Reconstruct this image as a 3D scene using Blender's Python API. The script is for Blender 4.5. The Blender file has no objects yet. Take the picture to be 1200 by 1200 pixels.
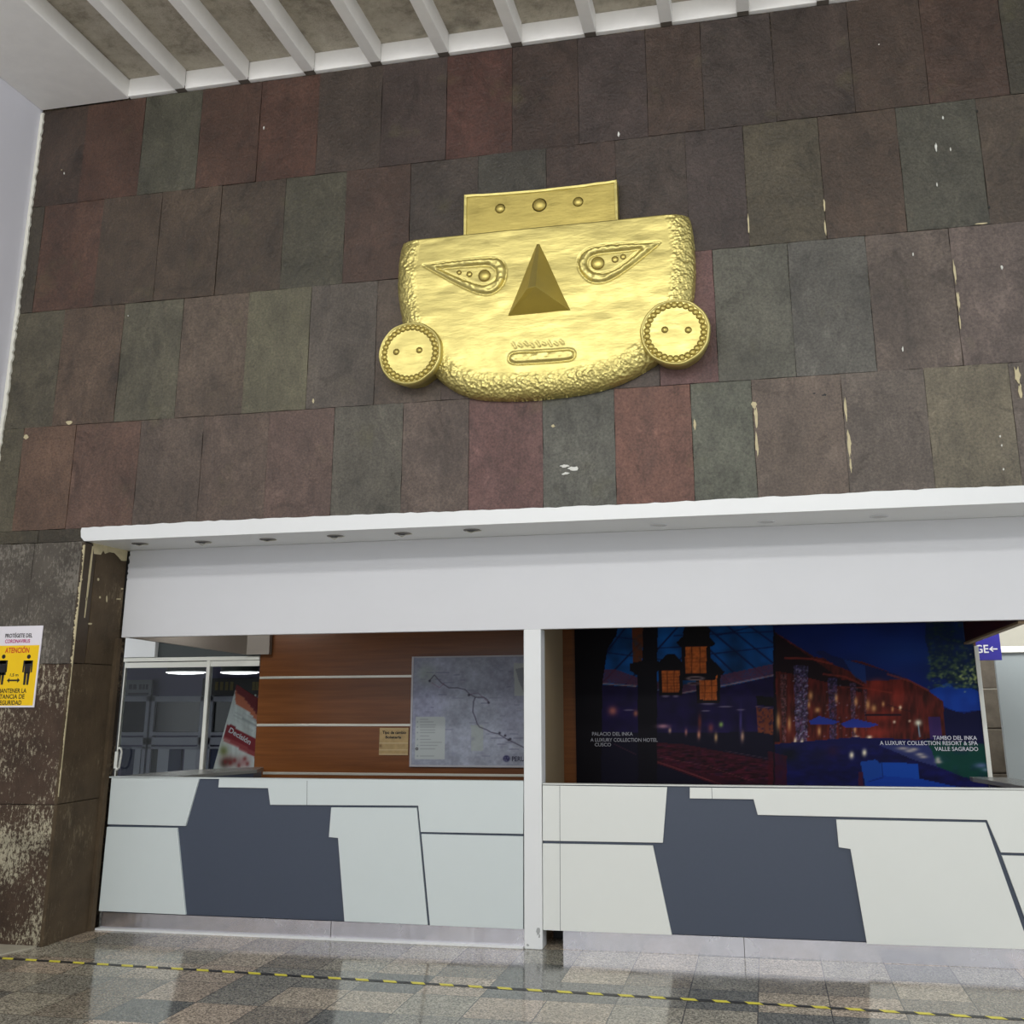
import bpy, bmesh, math, random
import numpy as np
from mathutils import Vector, Matrix, noise as mnoise
PI = math.pi
SC = bpy.context.scene
COL = SC.collection
random.seed(4)

# ------------------------------------------------------------ camera (solved from the building's own straight lines)
F, YAW, PITCH, ROLL, CX, CY = 1192.953671, 0.205795, 0.251390, -0.006883, 637.4734, 507.0290
HC = 1.70
_f = np.array([-math.sin(YAW)*math.cos(PITCH), math.cos(YAW)*math.cos(PITCH), math.sin(PITCH)])
_r = np.array([math.cos(YAW), math.sin(YAW), 0.0])
_u = np.cross(_r, _f)
RT = _r*math.cos(ROLL) + _u*math.sin(ROLL)
UP = _u*math.cos(ROLL) - _r*math.sin(ROLL)
FW = _f
cam = bpy.data.objects.new('camera', bpy.data.cameras.new('camera'))
COL.objects.link(cam)
cam.data.sensor_width = 36.0
cam.data.lens = F*36/1200
cam.data.shift_x = (600-CX)/1200
cam.data.shift_y = (CY-600)/1200
cam.data.clip_end = 200
m = Matrix.Identity(4)
for i in range(3):
    m[i][0], m[i][1], m[i][2] = RT[i], UP[i], -FW[i]
m[0][3], m[1][3], m[2][3] = 0, 0, HC
cam.matrix_world = m
SC.camera = cam

# ------------------------------------------------------------ world, lamps, exposure
W = bpy.data.worlds.new('world'); SC.world = W; W.use_nodes = True
W.node_tree.nodes['Background'].inputs[0].default_value = (0.92, 0.96, 1.0, 1)
W.node_tree.nodes['Background'].inputs[1].default_value = 1.22
def area(name, loc, target, sx, sy, power, col=(1, 1, 1)):
    l = bpy.data.lights.new(name, 'AREA'); l.shape = 'RECTANGLE'; l.size = sx; l.size_y = sy
    l.energy = power; l.color = col
    o = bpy.data.objects.new(name, l); COL.objects.link(o); o.location = loc
    d = Vector(target)-Vector(loc)
    o.rotation_euler = d.to_track_quat('-Z', 'Y').to_euler()
    return o
area('hall_light_near', (-2.0, -1.2, 6.2), (-2.0, 7.5, 2.2), 9, 0.35, 190, (1, 0.99, 0.97))
area('booth_end_light', (-5.0, 7.9, 2.66), (-5.3, 9.1, 1.6), .8, .25, 15)
area('hall_light_far', (-1.0, -5.0, 6.0), (-1.5, 7.5, 1.5), 9, 0.5, 250, (1, 0.99, 0.97))
SC.view_settings.view_transform = 'Standard'
SC.view_settings.look = 'None'
SC.view_settings.exposure = 0.0
SC.view_settings.gamma = 1.0
SC.view_settings.use_curve_mapping = False

# ------------------------------------------------------------ helpers
C0 = np.array([0, 0, HC])
def ray(p): return RT*(p[0]-CX)/F + UP*(CY-p[1])/F + FW
def ony(p, y): r = ray(p); v = C0 + r*(y/r[1]); return (float(v[0]), float(y), float(v[2]))
def onz(p, z): r = ray(p); v = C0 + r*((z-HC)/r[2]); return (float(v[0]), float(v[1]), float(z))
def proj(X, Y, Z):
    d = [X, Y, Z-HC]
    a = RT[0]*d[0]+RT[1]*d[1]+RT[2]*d[2]; b = UP[0]*d[0]+UP[1]*d[1]+UP[2]*d[2]; c = FW[0]*d[0]+FW[1]*d[1]+FW[2]*d[2]
    return CX+F*a/c, CY-F*b/c
def lin(c):
    def g(v):
        v = v/255.0
        return v/12.92 if v <= 0.04045 else ((v+0.055)/1.055)**2.4
    return tuple(g(v) for v in c)
def hsh(i, j, s):
    v = np.sin(i*127.1+j*311.7+s*74.7)*43758.5453
    return v-np.floor(v)
def vnoise(x, y, s=0):
    xi = np.floor(x); yi = np.floor(y); fx = x-xi; fy = y-yi
    fx = fx*fx*(3-2*fx); fy = fy*fy*(3-2*fy)
    return (hsh(xi, yi, s)*(1-fx)+hsh(xi+1, yi, s)*fx)*(1-fy)+(hsh(xi, yi+1, s)*(1-fx)+hsh(xi+1, yi+1, s)*fx)*fy
def inpoly(X, Y, pts):
    r = np.zeros(X.shape, bool); n = len(pts)
    for i in range(n):
        x0, y0 = pts[i]; x1, y1 = pts[(i+1) % n]
        if y0 == y1: continue
        c = ((y0 > Y) != (y1 > Y)) & (X < (x1-x0)*(Y-y0)/(y1-y0)+x0)
        r ^= c
    return r
def dseg(X, Y, a, b):
    ax, ay = a; bx, by = b; dx, dy = bx-ax, by-ay
    L = dx*dx+dy*dy or 1e-12
    t = np.clip(((X-ax)*dx+(Y-ay)*dy)/L, 0, 1)
    qx, qy = ax+t*dx, ay+t*dy
    return np.hypot(X-qx, Y-qy), qx, qy
def dpoly(X, Y, pts, closed=True):
    D = np.full(X.shape, 1e9); QX = np.zeros(X.shape); QY = np.zeros(X.shape)
    n = len(pts)
    for i in range(n if closed else n-1):
        d, qx, qy = dseg(X, Y, pts[i], pts[(i+1) % n])
        k = d < D; D = np.where(k, d, D); QX = np.where(k, qx, QX); QY = np.where(k, qy, QY)
    return D, QX, QY
def smooth_closed(pts, it=2):
    for _ in range(it):
        o = []
        for i in range(len(pts)):
            a = np.array(pts[i]); b = np.array(pts[(i+1) % len(pts)])
            o += [tuple(a*.75+b*.25), tuple(a*.25+b*.75)]
        pts = o
    return pts

class NT:
    def __init__(s, name):
        s.m = bpy.data.materials.new(name); s.m.use_nodes = True; s.t = s.m.node_tree; s.b = s.t.nodes['Principled BSDF']
    def n(s, kind, **kw):
        x = s.t.nodes.new('ShaderNode'+kind)
        for k, v in kw.items(): setattr(x, k, v)
        return x
    def l(s, a, b): s.t.links.new(a, b)
    def coord(s, scale=(1, 1, 1)):
        tc = s.n('TexCoord'); mp = s.n('Mapping'); mp.inputs['Scale'].default_value = scale
        s.l(tc.outputs['Object'], mp.inputs['Vector']); return mp.outputs[0]
    def noise(s, vec, scale, detail=4, rough=.6):
        x = s.n('TexNoise'); x.inputs['Scale'].default_value = scale; x.inputs['Detail'].default_value = detail; x.inputs['Roughness'].default_value = rough
        if vec: s.l(vec, x.inputs['Vector'])
        return x.outputs['Fac']
    def ramp(s, fac, stops):
        x = s.n('ValToRGB'); e = x.color_ramp.elements
        while len(e) < len(stops): e.new(.5)
        for k, (p, c) in zip(e, stops): k.position = p; k.color = (*c, 1) if len(c) == 3 else c
        s.l(fac, x.inputs[0]); return x.outputs[0]
    def mix(s, a, b, fac=.5, mode='MIX'):
        x = s.n('Mix', data_type='RGBA', blend_type=mode); x.clamp_factor = True
        for sock, v in ((6, a), (7, b), (0, fac)):
            if hasattr(v, 'is_output'): s.l(v, x.inputs[sock])
            elif sock == 0: x.inputs[0].default_value = v
            else: x.inputs[sock].default_value = (*v, 1)
        return x.outputs[2]
    def bump(s, h, strength=.3, dist=.01):
        x = s.n('Bump'); x.inputs['Strength'].default_value = strength; x.inputs['Distance'].default_value = dist
        s.l(h, x.inputs['Height']); s.l(x.outputs[0], s.b.inputs['Normal'])
    def base(s, v):
        if hasattr(v, 'is_output'): s.l(v, s.b.inputs['Base Color'])
        else: s.b.inputs['Base Color'].default_value = (*v, 1)
    def set(s, rough=.5, metal=0, spec=.5):
        s.b.inputs['Roughness'].default_value = rough; s.b.inputs['Metallic'].default_value = metal
        s.b.inputs['Specular IOR Level'].default_value = spec
        return s
def g3(v): return (v, v, v)
def simple(name, c, rough=.5, metal=0, spec=.5, var=.06, scale=6, bump=0, bscale=80, mapping=(1, 1, 1)):
    t = NT(name).set(rough, metal, spec); v = t.coord(mapping); c = lin(c)
    f = t.noise(v, scale)
    t.base(t.mix(tuple(x*(1-var*1.5) for x in c), tuple(min(1, x*(1+var*1.5)) for x in c), f))
    if bump: t.bump(t.noise(v, bscale), bump, .004)
    return t.m
def emit(name, c, strength):
    t = NT(name); t.base(lin(c)); t.b.inputs['Emission Color'].default_value = (*lin(c), 1); t.b.inputs['Emission Strength'].default_value = strength
    return t.m

def mesh_obj(name, verts, faces, mat, parent=None, smooth=False, mi=None):
    me = bpy.data.meshes.new(name); me.from_pydata(verts, [], faces)
    for x in (mat if isinstance(mat, (list, tuple)) else [mat]): me.materials.append(x)
    if mi is not None: me.polygons.foreach_set('material_index', mi)
    if smooth: me.polygons.foreach_set('use_smooth', [True]*len(me.polygons))
    me.update()
    o = bpy.data.objects.new(name, me); COL.objects.link(o)
    if parent: o.parent = parent
    return o
class MB:
    """collects geometry for ONE mesh object"""
    def __init__(s): s.v = []; s.f = []; s.m = []; s.c = []
    def add(s, vs, fs, mi=0, col=None):
        k = len(s.v); s.v += [tuple(v) for v in vs]; s.f += [tuple(i+k for i in f) for f in fs]; s.m += [mi]*len(fs)
        s.c += [(*(col or (1, 1, 1)), 1.0)]*len(vs); return s
    def box(s, x0, x1, y0, y1, z0, z1, mi=0, col=None):
        vs = [(x, y, z) for x in (x0, x1) for y in (y0, y1) for z in (z0, z1)]
        return s.add(vs, [(0, 1, 3, 2), (4, 6, 7, 5), (0, 4, 5, 1), (2, 3, 7, 6), (0, 2, 6, 4), (1, 5, 7, 3)], mi, col)
    def prism_y(s, pts, y0, y1, mi=0, col=None):
        """pts (x,z) polygon, front at y0, back at y1"""
        n = len(pts); A = sum(pts[i][0]*pts[(i+1) % n][1]-pts[(i+1) % n][0]*pts[i][1] for i in range(n))
        if A < 0: pts = pts[::-1]
        vs = [(x, y0, z) for x, z in pts]+[(x, y1, z) for x, z in pts]
        fs = [tuple(range(n)), tuple(range(2*n-1, n-1, -1))]+[((i+1) % n, i, i+n, (i+1) % n+n) for i in range(n)]
        return s.add(vs, fs, mi, col)
    def prism_z(s, pts, z0, z1, mi=0, col=None):
        n = len(pts); A = sum(pts[i][0]*pts[(i+1) % n][1]-pts[(i+1) % n][0]*pts[i][1] for i in range(n))
        if A < 0: pts = pts[::-1]
        vs = [(x, y, z1) for x, y in pts]+[(x, y, z0) for x, y in pts]
        fs = [tuple(range(n)), tuple(range(2*n-1, n-1, -1))]+[((i+1) % n, i, i+n, (i+1) % n+n) for i in range(n)]
        return s.add(vs, fs, mi, col)
    def cyl(s, a, b, r, n=16, mi=0, r2=None, cap=True):
        a = Vector(a); b = Vector(b); d = (b-a).normalized(); r2 = r if r2 is None else r2
        t = d.cross(Vector((0, 0, 1)) if abs(d.z) < .9 else Vector((1, 0, 0))).normalized(); u = d.cross(t)
        vs = [a+(t*math.cos(2*PI*i/n)+u*math.sin(2*PI*i/n))*r for i in range(n)]+[b+(t*math.cos(2*PI*i/n)+u*math.sin(2*PI*i/n))*r2 for i in range(n)]
        fs = [(i, (i+1) % n, (i+1) % n+n, i+n) for i in range(n)]
        if cap: fs += [tuple(range(n))[::-1], tuple(range(n, 2*n))]
        return s.add(vs, fs, mi)
    def tube(s, pts, r, n=8, mi=0):
        for a, b in zip(pts[:-1], pts[1:]): s.cyl(a, b, r, n, mi)
        return s
    def dome(s, c, r, h, n=20, k=6, mi=0, nrm=(0, -1, 0)):
        """shallow dome facing -y"""
        c = Vector(c); vs = [c+Vector((0, -h, 0))]; fs = []
        for j in range(1, k+1):
            a = PI/2*j/k
            for i in range(n):
                vs.append(c+Vector((math.cos(2*PI*i/n)*r*math.sin(a), -h*math.cos(a), math.sin(2*PI*i/n)*r*math.sin(a))))
        for i in range(n):
            fs.append((0, 1+i, 1+(i+1) % n))
            for j in range(k-1):
                a = 1+j*n; fs.append((a+i, a+n+i, a+n+(i+1) % n, a+(i+1) % n))
        return s.add(vs, fs, mi)
    def build(s, name, mat, parent=None, smooth=False, bevel=0, seg=2, color=False, auto=False):
        o = mesh_obj(name, s.v, s.f, mat, parent, smooth, s.m)
        if color:
            at = o.data.color_attributes.new('Col', 'FLOAT_COLOR', 'POINT')
            at.data.foreach_set('color', [x for c in s.c for x in c])
        if bevel:
            b = o.modifiers.new('bevel', 'BEVEL'); b.width = bevel; b.segments = seg; b.limit_method = 'ANGLE'
        return o
def empty(name, loc=(0, 0, 0)):
    o = bpy.data.objects.new(name, None); COL.objects.link(o); o.location = loc; o.empty_display_size = .1
    return o
def tag(o, label=None, cat=None, group=None, kind=None):
    if label: o['label'] = label
    if cat: o['category'] = cat
    if group: o['group'] = group
    if kind: o['kind'] = kind
    return o
def struct(o): o['kind'] = 'structure'; return o
def thing(name, label, cat, loc, group=None): return tag(empty(name, loc), label, cat, group)
def adopt(child, parent):
    """parent a part (built in world coordinates) to its thing"""
    child.parent = parent; child.matrix_parent_inverse = Matrix.Translation(-Vector(wloc(parent))); return child
def wloc(o):
    l = Vector(o.location)
    while o.parent is not None: o = o.parent; l = l*1.0+Vector((0, 0, 0))
    return l
def text(s, x, y, z, h, mat, parent=None, width=None, align='LEFT', name='lettering', ext=.0015, rot=(PI/2, 0, 0), bold=0, shear=0):
    cu = bpy.data.curves.new(name, 'FONT'); cu.body = s; cu.size = 1; cu.extrude = 0; cu.offset = bold; cu.shear = shear; cu.resolution_u = 3
    t = bpy.data.objects.new(name, cu); COL.objects.link(t)
    dg = bpy.context.evaluated_depsgraph_get(); me = bpy.data.meshes.new_from_object(t.evaluated_get(dg))
    COL.objects.unlink(t); bpy.data.objects.remove(t)
    xs = [v.co.x for v in me.vertices]; ys = [v.co.y for v in me.vertices]
    x0, x1 = min(xs), max(xs); y0, y1 = min(ys), max(ys)
    k = h/(0.70); kx = (width/(x1-x0)) if width else k
    off = {'LEFT': x0, 'CENTER': (x0+x1)/2, 'RIGHT': x1}[align]
    R = Matrix(((1, 0, 0), (0, 0, -1), (0, 1, 0))) if rot == (PI/2, 0, 0) else rot
    for v in me.vertices:
        v.co = R @ Vector(((v.co.x-off)*kx, v.co.y*k, ext))+Vector((x, y, z))
    me.materials.clear(); me.materials.append(mat); me.name = name
    o = bpy.data.objects.new(name, me); COL.objects.link(o)
    if parent: adopt(o, parent)
    return o

# ------------------------------------------------------------ materials
def attr_col(t):
    a = t.n('VertexColor'); a.layer_name = 'Col'; return a.outputs['Color']
def stone_mat():
    t = NT('slate_tiles').set(.5, 0, .45)
    v = t.coord(); c = attr_col(t)
    big = t.noise(v, 1.7, 5, .6); fine = t.noise(v, 60, 6, .7); mid = t.noise(t.coord((1, 1, .55)), 7, 6, .7)
    c = t.mix(c, t.ramp(big, [(.3, g3(.62)), (.7, g3(1.32))]), .55, 'MULTIPLY')
    c = t.mix(c, t.ramp(mid, [(.3, g3(.66)), (.72, g3(1.38))]), .9, 'MULTIPLY')
    c = t.mix(c, t.ramp(fine, [(.3, g3(.55)), (.7, g3(1.5))]), .85, 'MULTIPLY')
    c = t.mix(c, lin((112, 98, 84)), t.ramp(t.noise(v, 13, 8, .8), [(.58, g3(0)), (.74, g3(.4))]))
    # greenish / rusty mineral bloom
    c = t.mix(c, lin((96, 92, 62)), t.ramp(t.noise(v, 3.1, 3), [(.62, g3(0)), (.8, g3(.35))]))
    wv = t.n('TexNoise', noise_dimensions='3D'); wv.inputs['Scale'].default_value = 2.6; wv.inputs['Detail'].default_value = 9; wv.inputs['Roughness'].default_value = .72; wv.inputs['Distortion'].default_value = 1.6
    t.l(t.coord((1, 1, .8)), wv.inputs['Vector'])
    c = t.mix(c, t.ramp(wv.outputs['Fac'], [(.36, g3(.6)), (.44, g3(1.0)), (.56, g3(1.0)), (.66, g3(1.45))]), .75, 'MULTIPLY')
    t.base(c)
    t.l(t.ramp(mid, [(.3, g3(.36)), (.7, g3(.6))]), t.b.inputs['Roughness'])
    h = t.mix(t.mix(t.noise(v, 9, 8, .68), t.noise(v, 45, 6, .7), .35), wv.outputs['Fac'], .45)
    t.bump(h, 1.0, .03)
    return t.m
def spall_mat(name, lo, hi, thr, stretch=(1, 1, .5), gradient=None):
    t = NT(name).set(.7, 0, .25); v = t.coord(stretch)
    n1 = t.noise(v, 46, 7, .8); n2 = t.noise(t.coord(), 2.2, 3)
    fac = t.ramp(t.mix(n1, n2, .32), [(thr, g3(0)), (thr+.05, g3(1))])
    c = t.mix(lin(lo), lin(hi), fac)
    c = t.mix(c, t.ramp(t.noise(t.coord(), 5, 4), [(.3, g3(.65)), (.7, g3(1.3))]), .8, 'MULTIPLY')
    t.base(c); t.bump(n1, .9, .02); return t.m
M_SLATE = stone_mat()
M_GROUT = spall_mat('old_grout', (48, 40, 33), (128, 114, 90), .52, (1, 1, 1))
M_P1 = spall_mat('weathered_grey_stone', (98, 92, 84), (136, 130, 120), .49, (1, 1, .5))
M_P2 = spall_mat('brown_flaking_stone', (84, 68, 57), (188, 178, 154), .53, (1, 1, .5))
M_P3 = spall_mat('heavily_flaking_stone', (82, 66, 54), (196, 188, 162), .51, (1, 1, .55))
M_REVEAL = spall_mat('dark_stained_stone', (88, 74, 56), (120, 106, 84), .56, (1, 1, .3))
M_PLASTER = simple('old_cream_plaster', (196, 184, 148), .8, var=.2, scale=14, bump=.4)
M_CHIP = simple('white_paint_splash', (215, 215, 208), .6)
M_WHITE = simple('white_painted_board', (216, 217, 220), .45, var=.02, scale=2)
M_WHITEGLOSS = simple('white_gloss_paint', (232, 234, 234), .3, var=.02, scale=3, bump=.05, bscale=14)
M_LEFTWALL = simple('cool_white_wall_paint', (218, 218, 226), .7, var=.03, scale=2)
M_JOIST = simple('aged_white_distemper', (240, 238, 234), .8, var=.05, scale=7, bump=.35, bscale=30)
M_JOISTGAP = simple('joist_gap_shade', (96, 88, 80), .9, var=.2, scale=20)
def concrete():
    t = NT('rough_brown_concrete').set(.9, 0, .1); v = t.coord()
    c = t.ramp(t.noise(v, 5, 8, .75), [(.28, lin((134, 126, 112))), (.5, lin((188, 180, 164))), (.72, lin((208, 202, 188)))])
    c = t.mix(c, t.ramp(t.noise(v, 2.3, 3), [(.58, g3(1)), (.72, g3(.4))]), .7, 'MULTIPLY')
    t.base(c); t.bump(t.noise(v, 30, 8, .7), .8, .02); return t.m
M_CONC = concrete()
def gold(name, rimbump, base=(218, 204, 128)):
    t = NT(name).set(.42, .84, .5); v = t.coord()
    c = t.mix(lin(base), lin(tuple(int(x*.9) for x in base)), t.noise(v, 5, 5))
    t.base(c)
    st = t.noise(t.coord((1, 1, 3.2)), 2.6, 4, .55)
    t.l(t.ramp(t.noise(v, 9, 4), [(.3, g3(.36)), (.7, g3(.5))]), t.b.inputs['Roughness'])
    if rimbump:
        a = t.n('Attribute'); a.attribute_name = 'rim'
        hm = t.n('TexVoronoi'); hm.inputs['Scale'].default_value = 42; t.l(t.coord(), hm.inputs['Vector'])
        h2 = t.n('Math', operation='MULTIPLY'); t.l(hm.outputs['Distance'], h2.inputs[0]); t.l(a.outputs['Fac'], h2.inputs[1])
        h3 = t.n('Math', operation='MULTIPLY_ADD'); t.l(st, h3.inputs[0]); h3.inputs[1].default_value = .7; t.l(h2.outputs[0], h3.inputs[2])
        t.bump(h3.outputs[0], .4, .025)
    else:
        t.bump(st, .18, .025)
    return t.m
M_GOLD = gold('hammered_gold_sheet', True)
M_GOLDSHADE = gold('gold_sheet_shaded', False, (206, 188, 108))  # darker gold copy: shade from the plate's tilt put into the base colour
M_PANEL = simple('pale_grey_laminate', (212, 221, 221), .42, var=.015, scale=3)
M_PANEL2 = simple('warm_white_laminate', (228, 231, 226), .42, var=.015, scale=3)
M_NAVY = simple('slate_blue_laminate', (68, 76, 92), .45, var=.04, scale=60)
def steel():
    t = NT('brushed_steel').set(.2, .9, .5); t.base(lin((226, 224, 230)))
    t.l(t.ramp(t.noise(t.coord((1, 1, 1)), 3, 3), [(.3, g3(.14)), (.7, g3(.3))]), t.b.inputs['Roughness'])
    t.bump(t.noise(t.coord((1.5, 1, .15)), 4, 2), .25, .03); return t.m
M_STEEL = steel()
M_ALU = simple('satin_aluminium', (214, 212, 200), .35, .6, var=.04)
M_FRAME = simple('cream_white_aluminium_frame', (232, 232, 222), .35, var=.02)
def wood():
    t = NT('reddish_brown_veneer').set(.28, 0, .5)
    n = t.noise(t.coord((.6, 1, 14)), 2.6, 6, .6)
    c = t.ramp(n, [(.25, lin((96, 54, 24))), (.5, lin((112, 66, 30))), (.75, lin((124, 76, 38)))])
    t.base(c); return t.m
M_WOOD = wood()
M_TAUPE = simple('taupe_paint', (150, 132, 102), .6, var=.04)
M_GREYF = simple('grey_brown_board', (150, 142, 132), .6, var=.04)
M_DARKRED = simple('dark_maroon_board', (64, 20, 14), .5, var=.05)
M_DARKGREY = simple('dark_green_grey_board', (60, 66, 66), .6)
M_BLACK = simple('black', (12, 12, 13), .5)
M_CTOP = simple('grey_stone_worktop', (128, 130, 126), .25, var=.06, scale=30)
def glass():
    t = NT('clear_glass').set(.02, 0, .5); t.b.inputs['Transmission Weight'].default_value = 1; t.b.inputs['IOR'].default_value = 1.22
    t.base((.82, .86, .87)); return t.m
M_GLASS = glass()
def print_mat(name, rough=.4, spec=.4):
    t = NT(name).set(rough, 0, spec); t.base(attr_col(t)); return t.m
M_PRINT = print_mat('printed_vinyl', .5, .12)
M_PAPER = print_mat('printed_paper', .5, .3)
M_TXTW = simple('white_letter', (230, 230, 232), .5)
M_TXTK = simple('black_ink', (22, 20, 22), .5)
M_TXTR = simple('red_orange_ink', (214, 84, 24), .5)
M_TXTM = simple('magenta_ink', (190, 50, 120), .5)
M_TXTB = simple('navy_ink', (24, 26, 60), .5)
M_TXTD = simple('dark_faded_ink', (70, 72, 84), .5)
M_PURPLE = simple('violet_blue_sign_face', (50, 44, 148), .4)
M_BOARDG = simple('grey_green_board', (146, 154, 154), .5, var=.03)
M_CREAM = simple('cream_wall', (236, 232, 214), .7, var=.03)
M_BLUEGREY = simple('blue_grey_frame', (156, 160, 174), .5)
M_NAVYWALL = simple('dim_violet_grey_wall', (104, 102, 132), .6)
M_DIM = simple('dark_pane', (34, 38, 38), .15)
M_BLUECURT = simple('dark_blue_panel', (40, 52, 84), .5)
M_LAMPREFL = emit('lamp_reflection_glow', (255, 255, 250), 5)
M_YEL = simple('hazard_yellow', (240, 228, 76), .45)
M_TAPEK = simple('hazard_black', (38, 38, 38), .45)

# ------------------------------------------------------------ dimensions
YF, YB, YW = 6.934, 7.486, 9.10        # stone wall face, counter face, booth's rear wall
ZC = 6.725                             # underside of the joists
XL = -5.965                            # left wall
def fx(p, y=YF): a = ony(p, y); return a[0]
def pw(p, y): a = ony(p, y); return (a[0], a[2])

# ------------------------------------------------------------ floor
def floor_mat():
    t = NT('polished_granite_tiles').set(.12, 0, .8)
    tc = t.n('TexCoord'); sep = t.n('SeparateXYZ'); t.l(tc.outputs['Object'], sep.inputs[0])
    S = .395
    def cell(out, off):
        a = t.n('Math', operation='SUBTRACT'); t.l(out, a.inputs[0]); a.inputs[1].default_value = off
        b = t.n('Math', operation='DIVIDE'); t.l(a.outputs[0], b.inputs[0]); b.inputs[1].default_value = S
        c = t.n('Math', operation='FLOOR'); t.l(b.outputs[0], c.inputs[0])
        f = t.n('Math', operation='FRACT'); t.l(b.outputs[0], f.inputs[0])
        g = t.n('Math', operation='PINGPONG'); t.l(b.outputs[0], g.inputs[0]); g.inputs[1].default_value = .5
        return c.outputs[0], g.outputs[0]
    cx, px = cell(sep.outputs[0], 1.045-.395*40); cy, py = cell(sep.outputs[1], 6.71-.395*40)
    cmb = t.n('CombineXYZ'); t.l(cx, cmb.inputs[0]); t.l(cy, cmb.inputs[1])
    wn = t.n('TexWhiteNoise', noise_dimensions='3D'); t.l(cmb.outputs[0], wn.inputs['Vector'])
    x = t.n('ValToRGB'); x.color_ramp.interpolation = 'CONSTANT'; e = x.color_ramp.elements
    cols = [(0, (176, 164, 145)), (.2, (140, 137, 126)), (.4, (160, 154, 138)), (.58, (112, 112, 106)), (.74, (178, 163, 144)), (.88, (142, 134, 120))]
    while len(e) < len(cols): e.new(.5)
    for k, (p, c) in zip(e, cols): k.position = p; k.color = (*lin(c), 1)
    t.l(wn.outputs['Value'], x.inputs[0])
    v = t.coord()
    sp = t.n('TexVoronoi'); sp.inputs['Scale'].default_value = 120; t.l(v, sp.inputs['Vector'])
    sep2 = t.n('SeparateColor'); t.l(sp.outputs['Color'], sep2.inputs[0])
    c = t.mix(x.outputs[0], t.ramp(sep2.outputs[0], [(.08, g3(.4)), (.5, g3(.95)), (.9, g3(1.8))]), .9, 'MULTIPLY')
    c = t.mix(c, t.ramp(t.noise(v, 1.2, 4), [(.3, g3(.8)), (.7, g3(1.15))]), .8, 'MULTIPLY')
    mn = t.n('Math', operation='MINIMUM'); t.l(px, mn.inputs[0]); t.l(py, mn.inputs[1])
    j = t.n('Math', operation='LESS_THAN'); t.l(mn.outputs[0], j.inputs[0]); j.inputs[1].default_value = .0075
    c = t.mix(c, lin((58, 52, 46)), j.outputs[0])
    t.base(c)
    t.l(t.ramp(t.noise(v, 3.5, 5), [(.3, g3(.07)), (.7, g3(.17))]), t.b.inputs['Roughness'])
    t.bump(t.noise(v, 2.5, 3), .05, .02)
    return t.m
fl = MB(); fl.box(-14, 8, -2.2, 20, -.1, 0); struct(fl.build('floor', floor_mat()))

# ------------------------------------------------------------ stone wall
rows = [  # z bottom, z top, pixel row used to measure, seams (x pixel), tile colours
 (5.79, 6.72, 130, [48, 103, 170, 236, 305, 373, 447, 523, 600, 678, 759, 825, 910, 1003, 1091, 1187],
  [(62,46,38),(84,52,40),(82,84,70),(80,52,42),(86,52,42),(72,60,54),(66,52,50),(78,42,36),(60,44,40),(62,50,50),(68,52,46),(64,54,52),(62,50,46),(70,54,46),(74,52,44),(66,64,54)]),
 (4.817, 5.79, 215, [30, 56, 124, 192, 261, 335, 406, 481, 560, 640, 722, 805, 874, 964, 1058, 1155],
  [(62,56,46),(90,58,46),(72,58,46),(74,60,48),(70,58,48),(76,76,62),(76,54,46),(62,54,50),(66,66,60),(66,50,46),(66,56,52),(66,56,56),(84,78,62),(78,62,52),(76,78,68),(80,68,58)]),
 (3.813, 4.817, 380, [0, 74, 144, 213, 290, 363, 441, 518, 600, 690, 771, 839, 929, 1023, 1124],
  [(74,70,56),(80,64,52),(80,78,64),(82,70,60),(88,86,68),(78,72,66),(76,66,58),(72,60,56),(74,62,58),(76,66,62),(94,66,66),(82,83,75),(80,80,76),(86,76,70),(88,77,73)]),
 (2.972, 3.813, 530, [-60, 25, 86, 162, 236, 313, 390, 471, 549, 636, 721, 812, 885, 992, 1092, 1194],
  [(76,72,56),(92,68,54),(88,64,54),(82,70,62),(84,70,62),(86,68,62),(80,78,70),(84,72,66),(98,68,66),(84,86,80),(108,72,62),(84,88,78),(96,84,76),(90,82,76),(102,96,80)]),
]
wall = MB()
DK = 1.0
def tile(mb, x0, x1, z0, z1, col, y=YF, gap=.0016, jit=.0035, mi=0, depth=.03, rnd=random):
    off = rnd.uniform(0, .007)
    pts = []
    def side(ax, az, bx, bz, n):
        for i in range(n):
            t = i/n; pts.append((ax+(bx-ax)*t+rnd.uniform(-jit, jit)*.6, az+(bz-az)*t+rnd.uniform(-jit, jit)*.6))
    a, b, c, d = x0+gap, x1-gap, z0+gap, z1-gap
    side(a, c, b, c, 7); side(b, c, b, d, 9); side(b, d, a, d, 7); side(a, d, a, c, 9)
    mb.prism_y(pts, y+.007-off, y+depth, mi, col)
XR = 3.6
for (z0, z1, py, seams, cols) in rows:
    xs = [fx((s, py)) for s in seams]
    xs[0] = XL if z0 < 4 else max(xs[0], XL)
    xs[0] = XL
    while xs[-1] < XR-.3: xs.append(min(XR, xs[-1]+random.uniform(.62, .72)))
    if XR-xs[-1] > .02: xs.append(XR)
    for i in range(len(xs)-1):
        c = cols[i] if i < len(cols) else random.choice(cols[-5:])
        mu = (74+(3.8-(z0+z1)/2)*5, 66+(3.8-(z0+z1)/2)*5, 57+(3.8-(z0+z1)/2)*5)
        c = tuple(v_*(1.0 if z0 > 4 else 1.25) for v_ in lin(tuple(a_*(.6 if z0 > 4 else .74)+m_*(.4 if z0 > 4 else .26) for a_, m_ in zip(c, mu))))  # upper rows duller, lower brighter: the wall's light falloff put into tile colour
        tile(wall, xs[i], xs[i+1], z0, z1, c)
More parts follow.
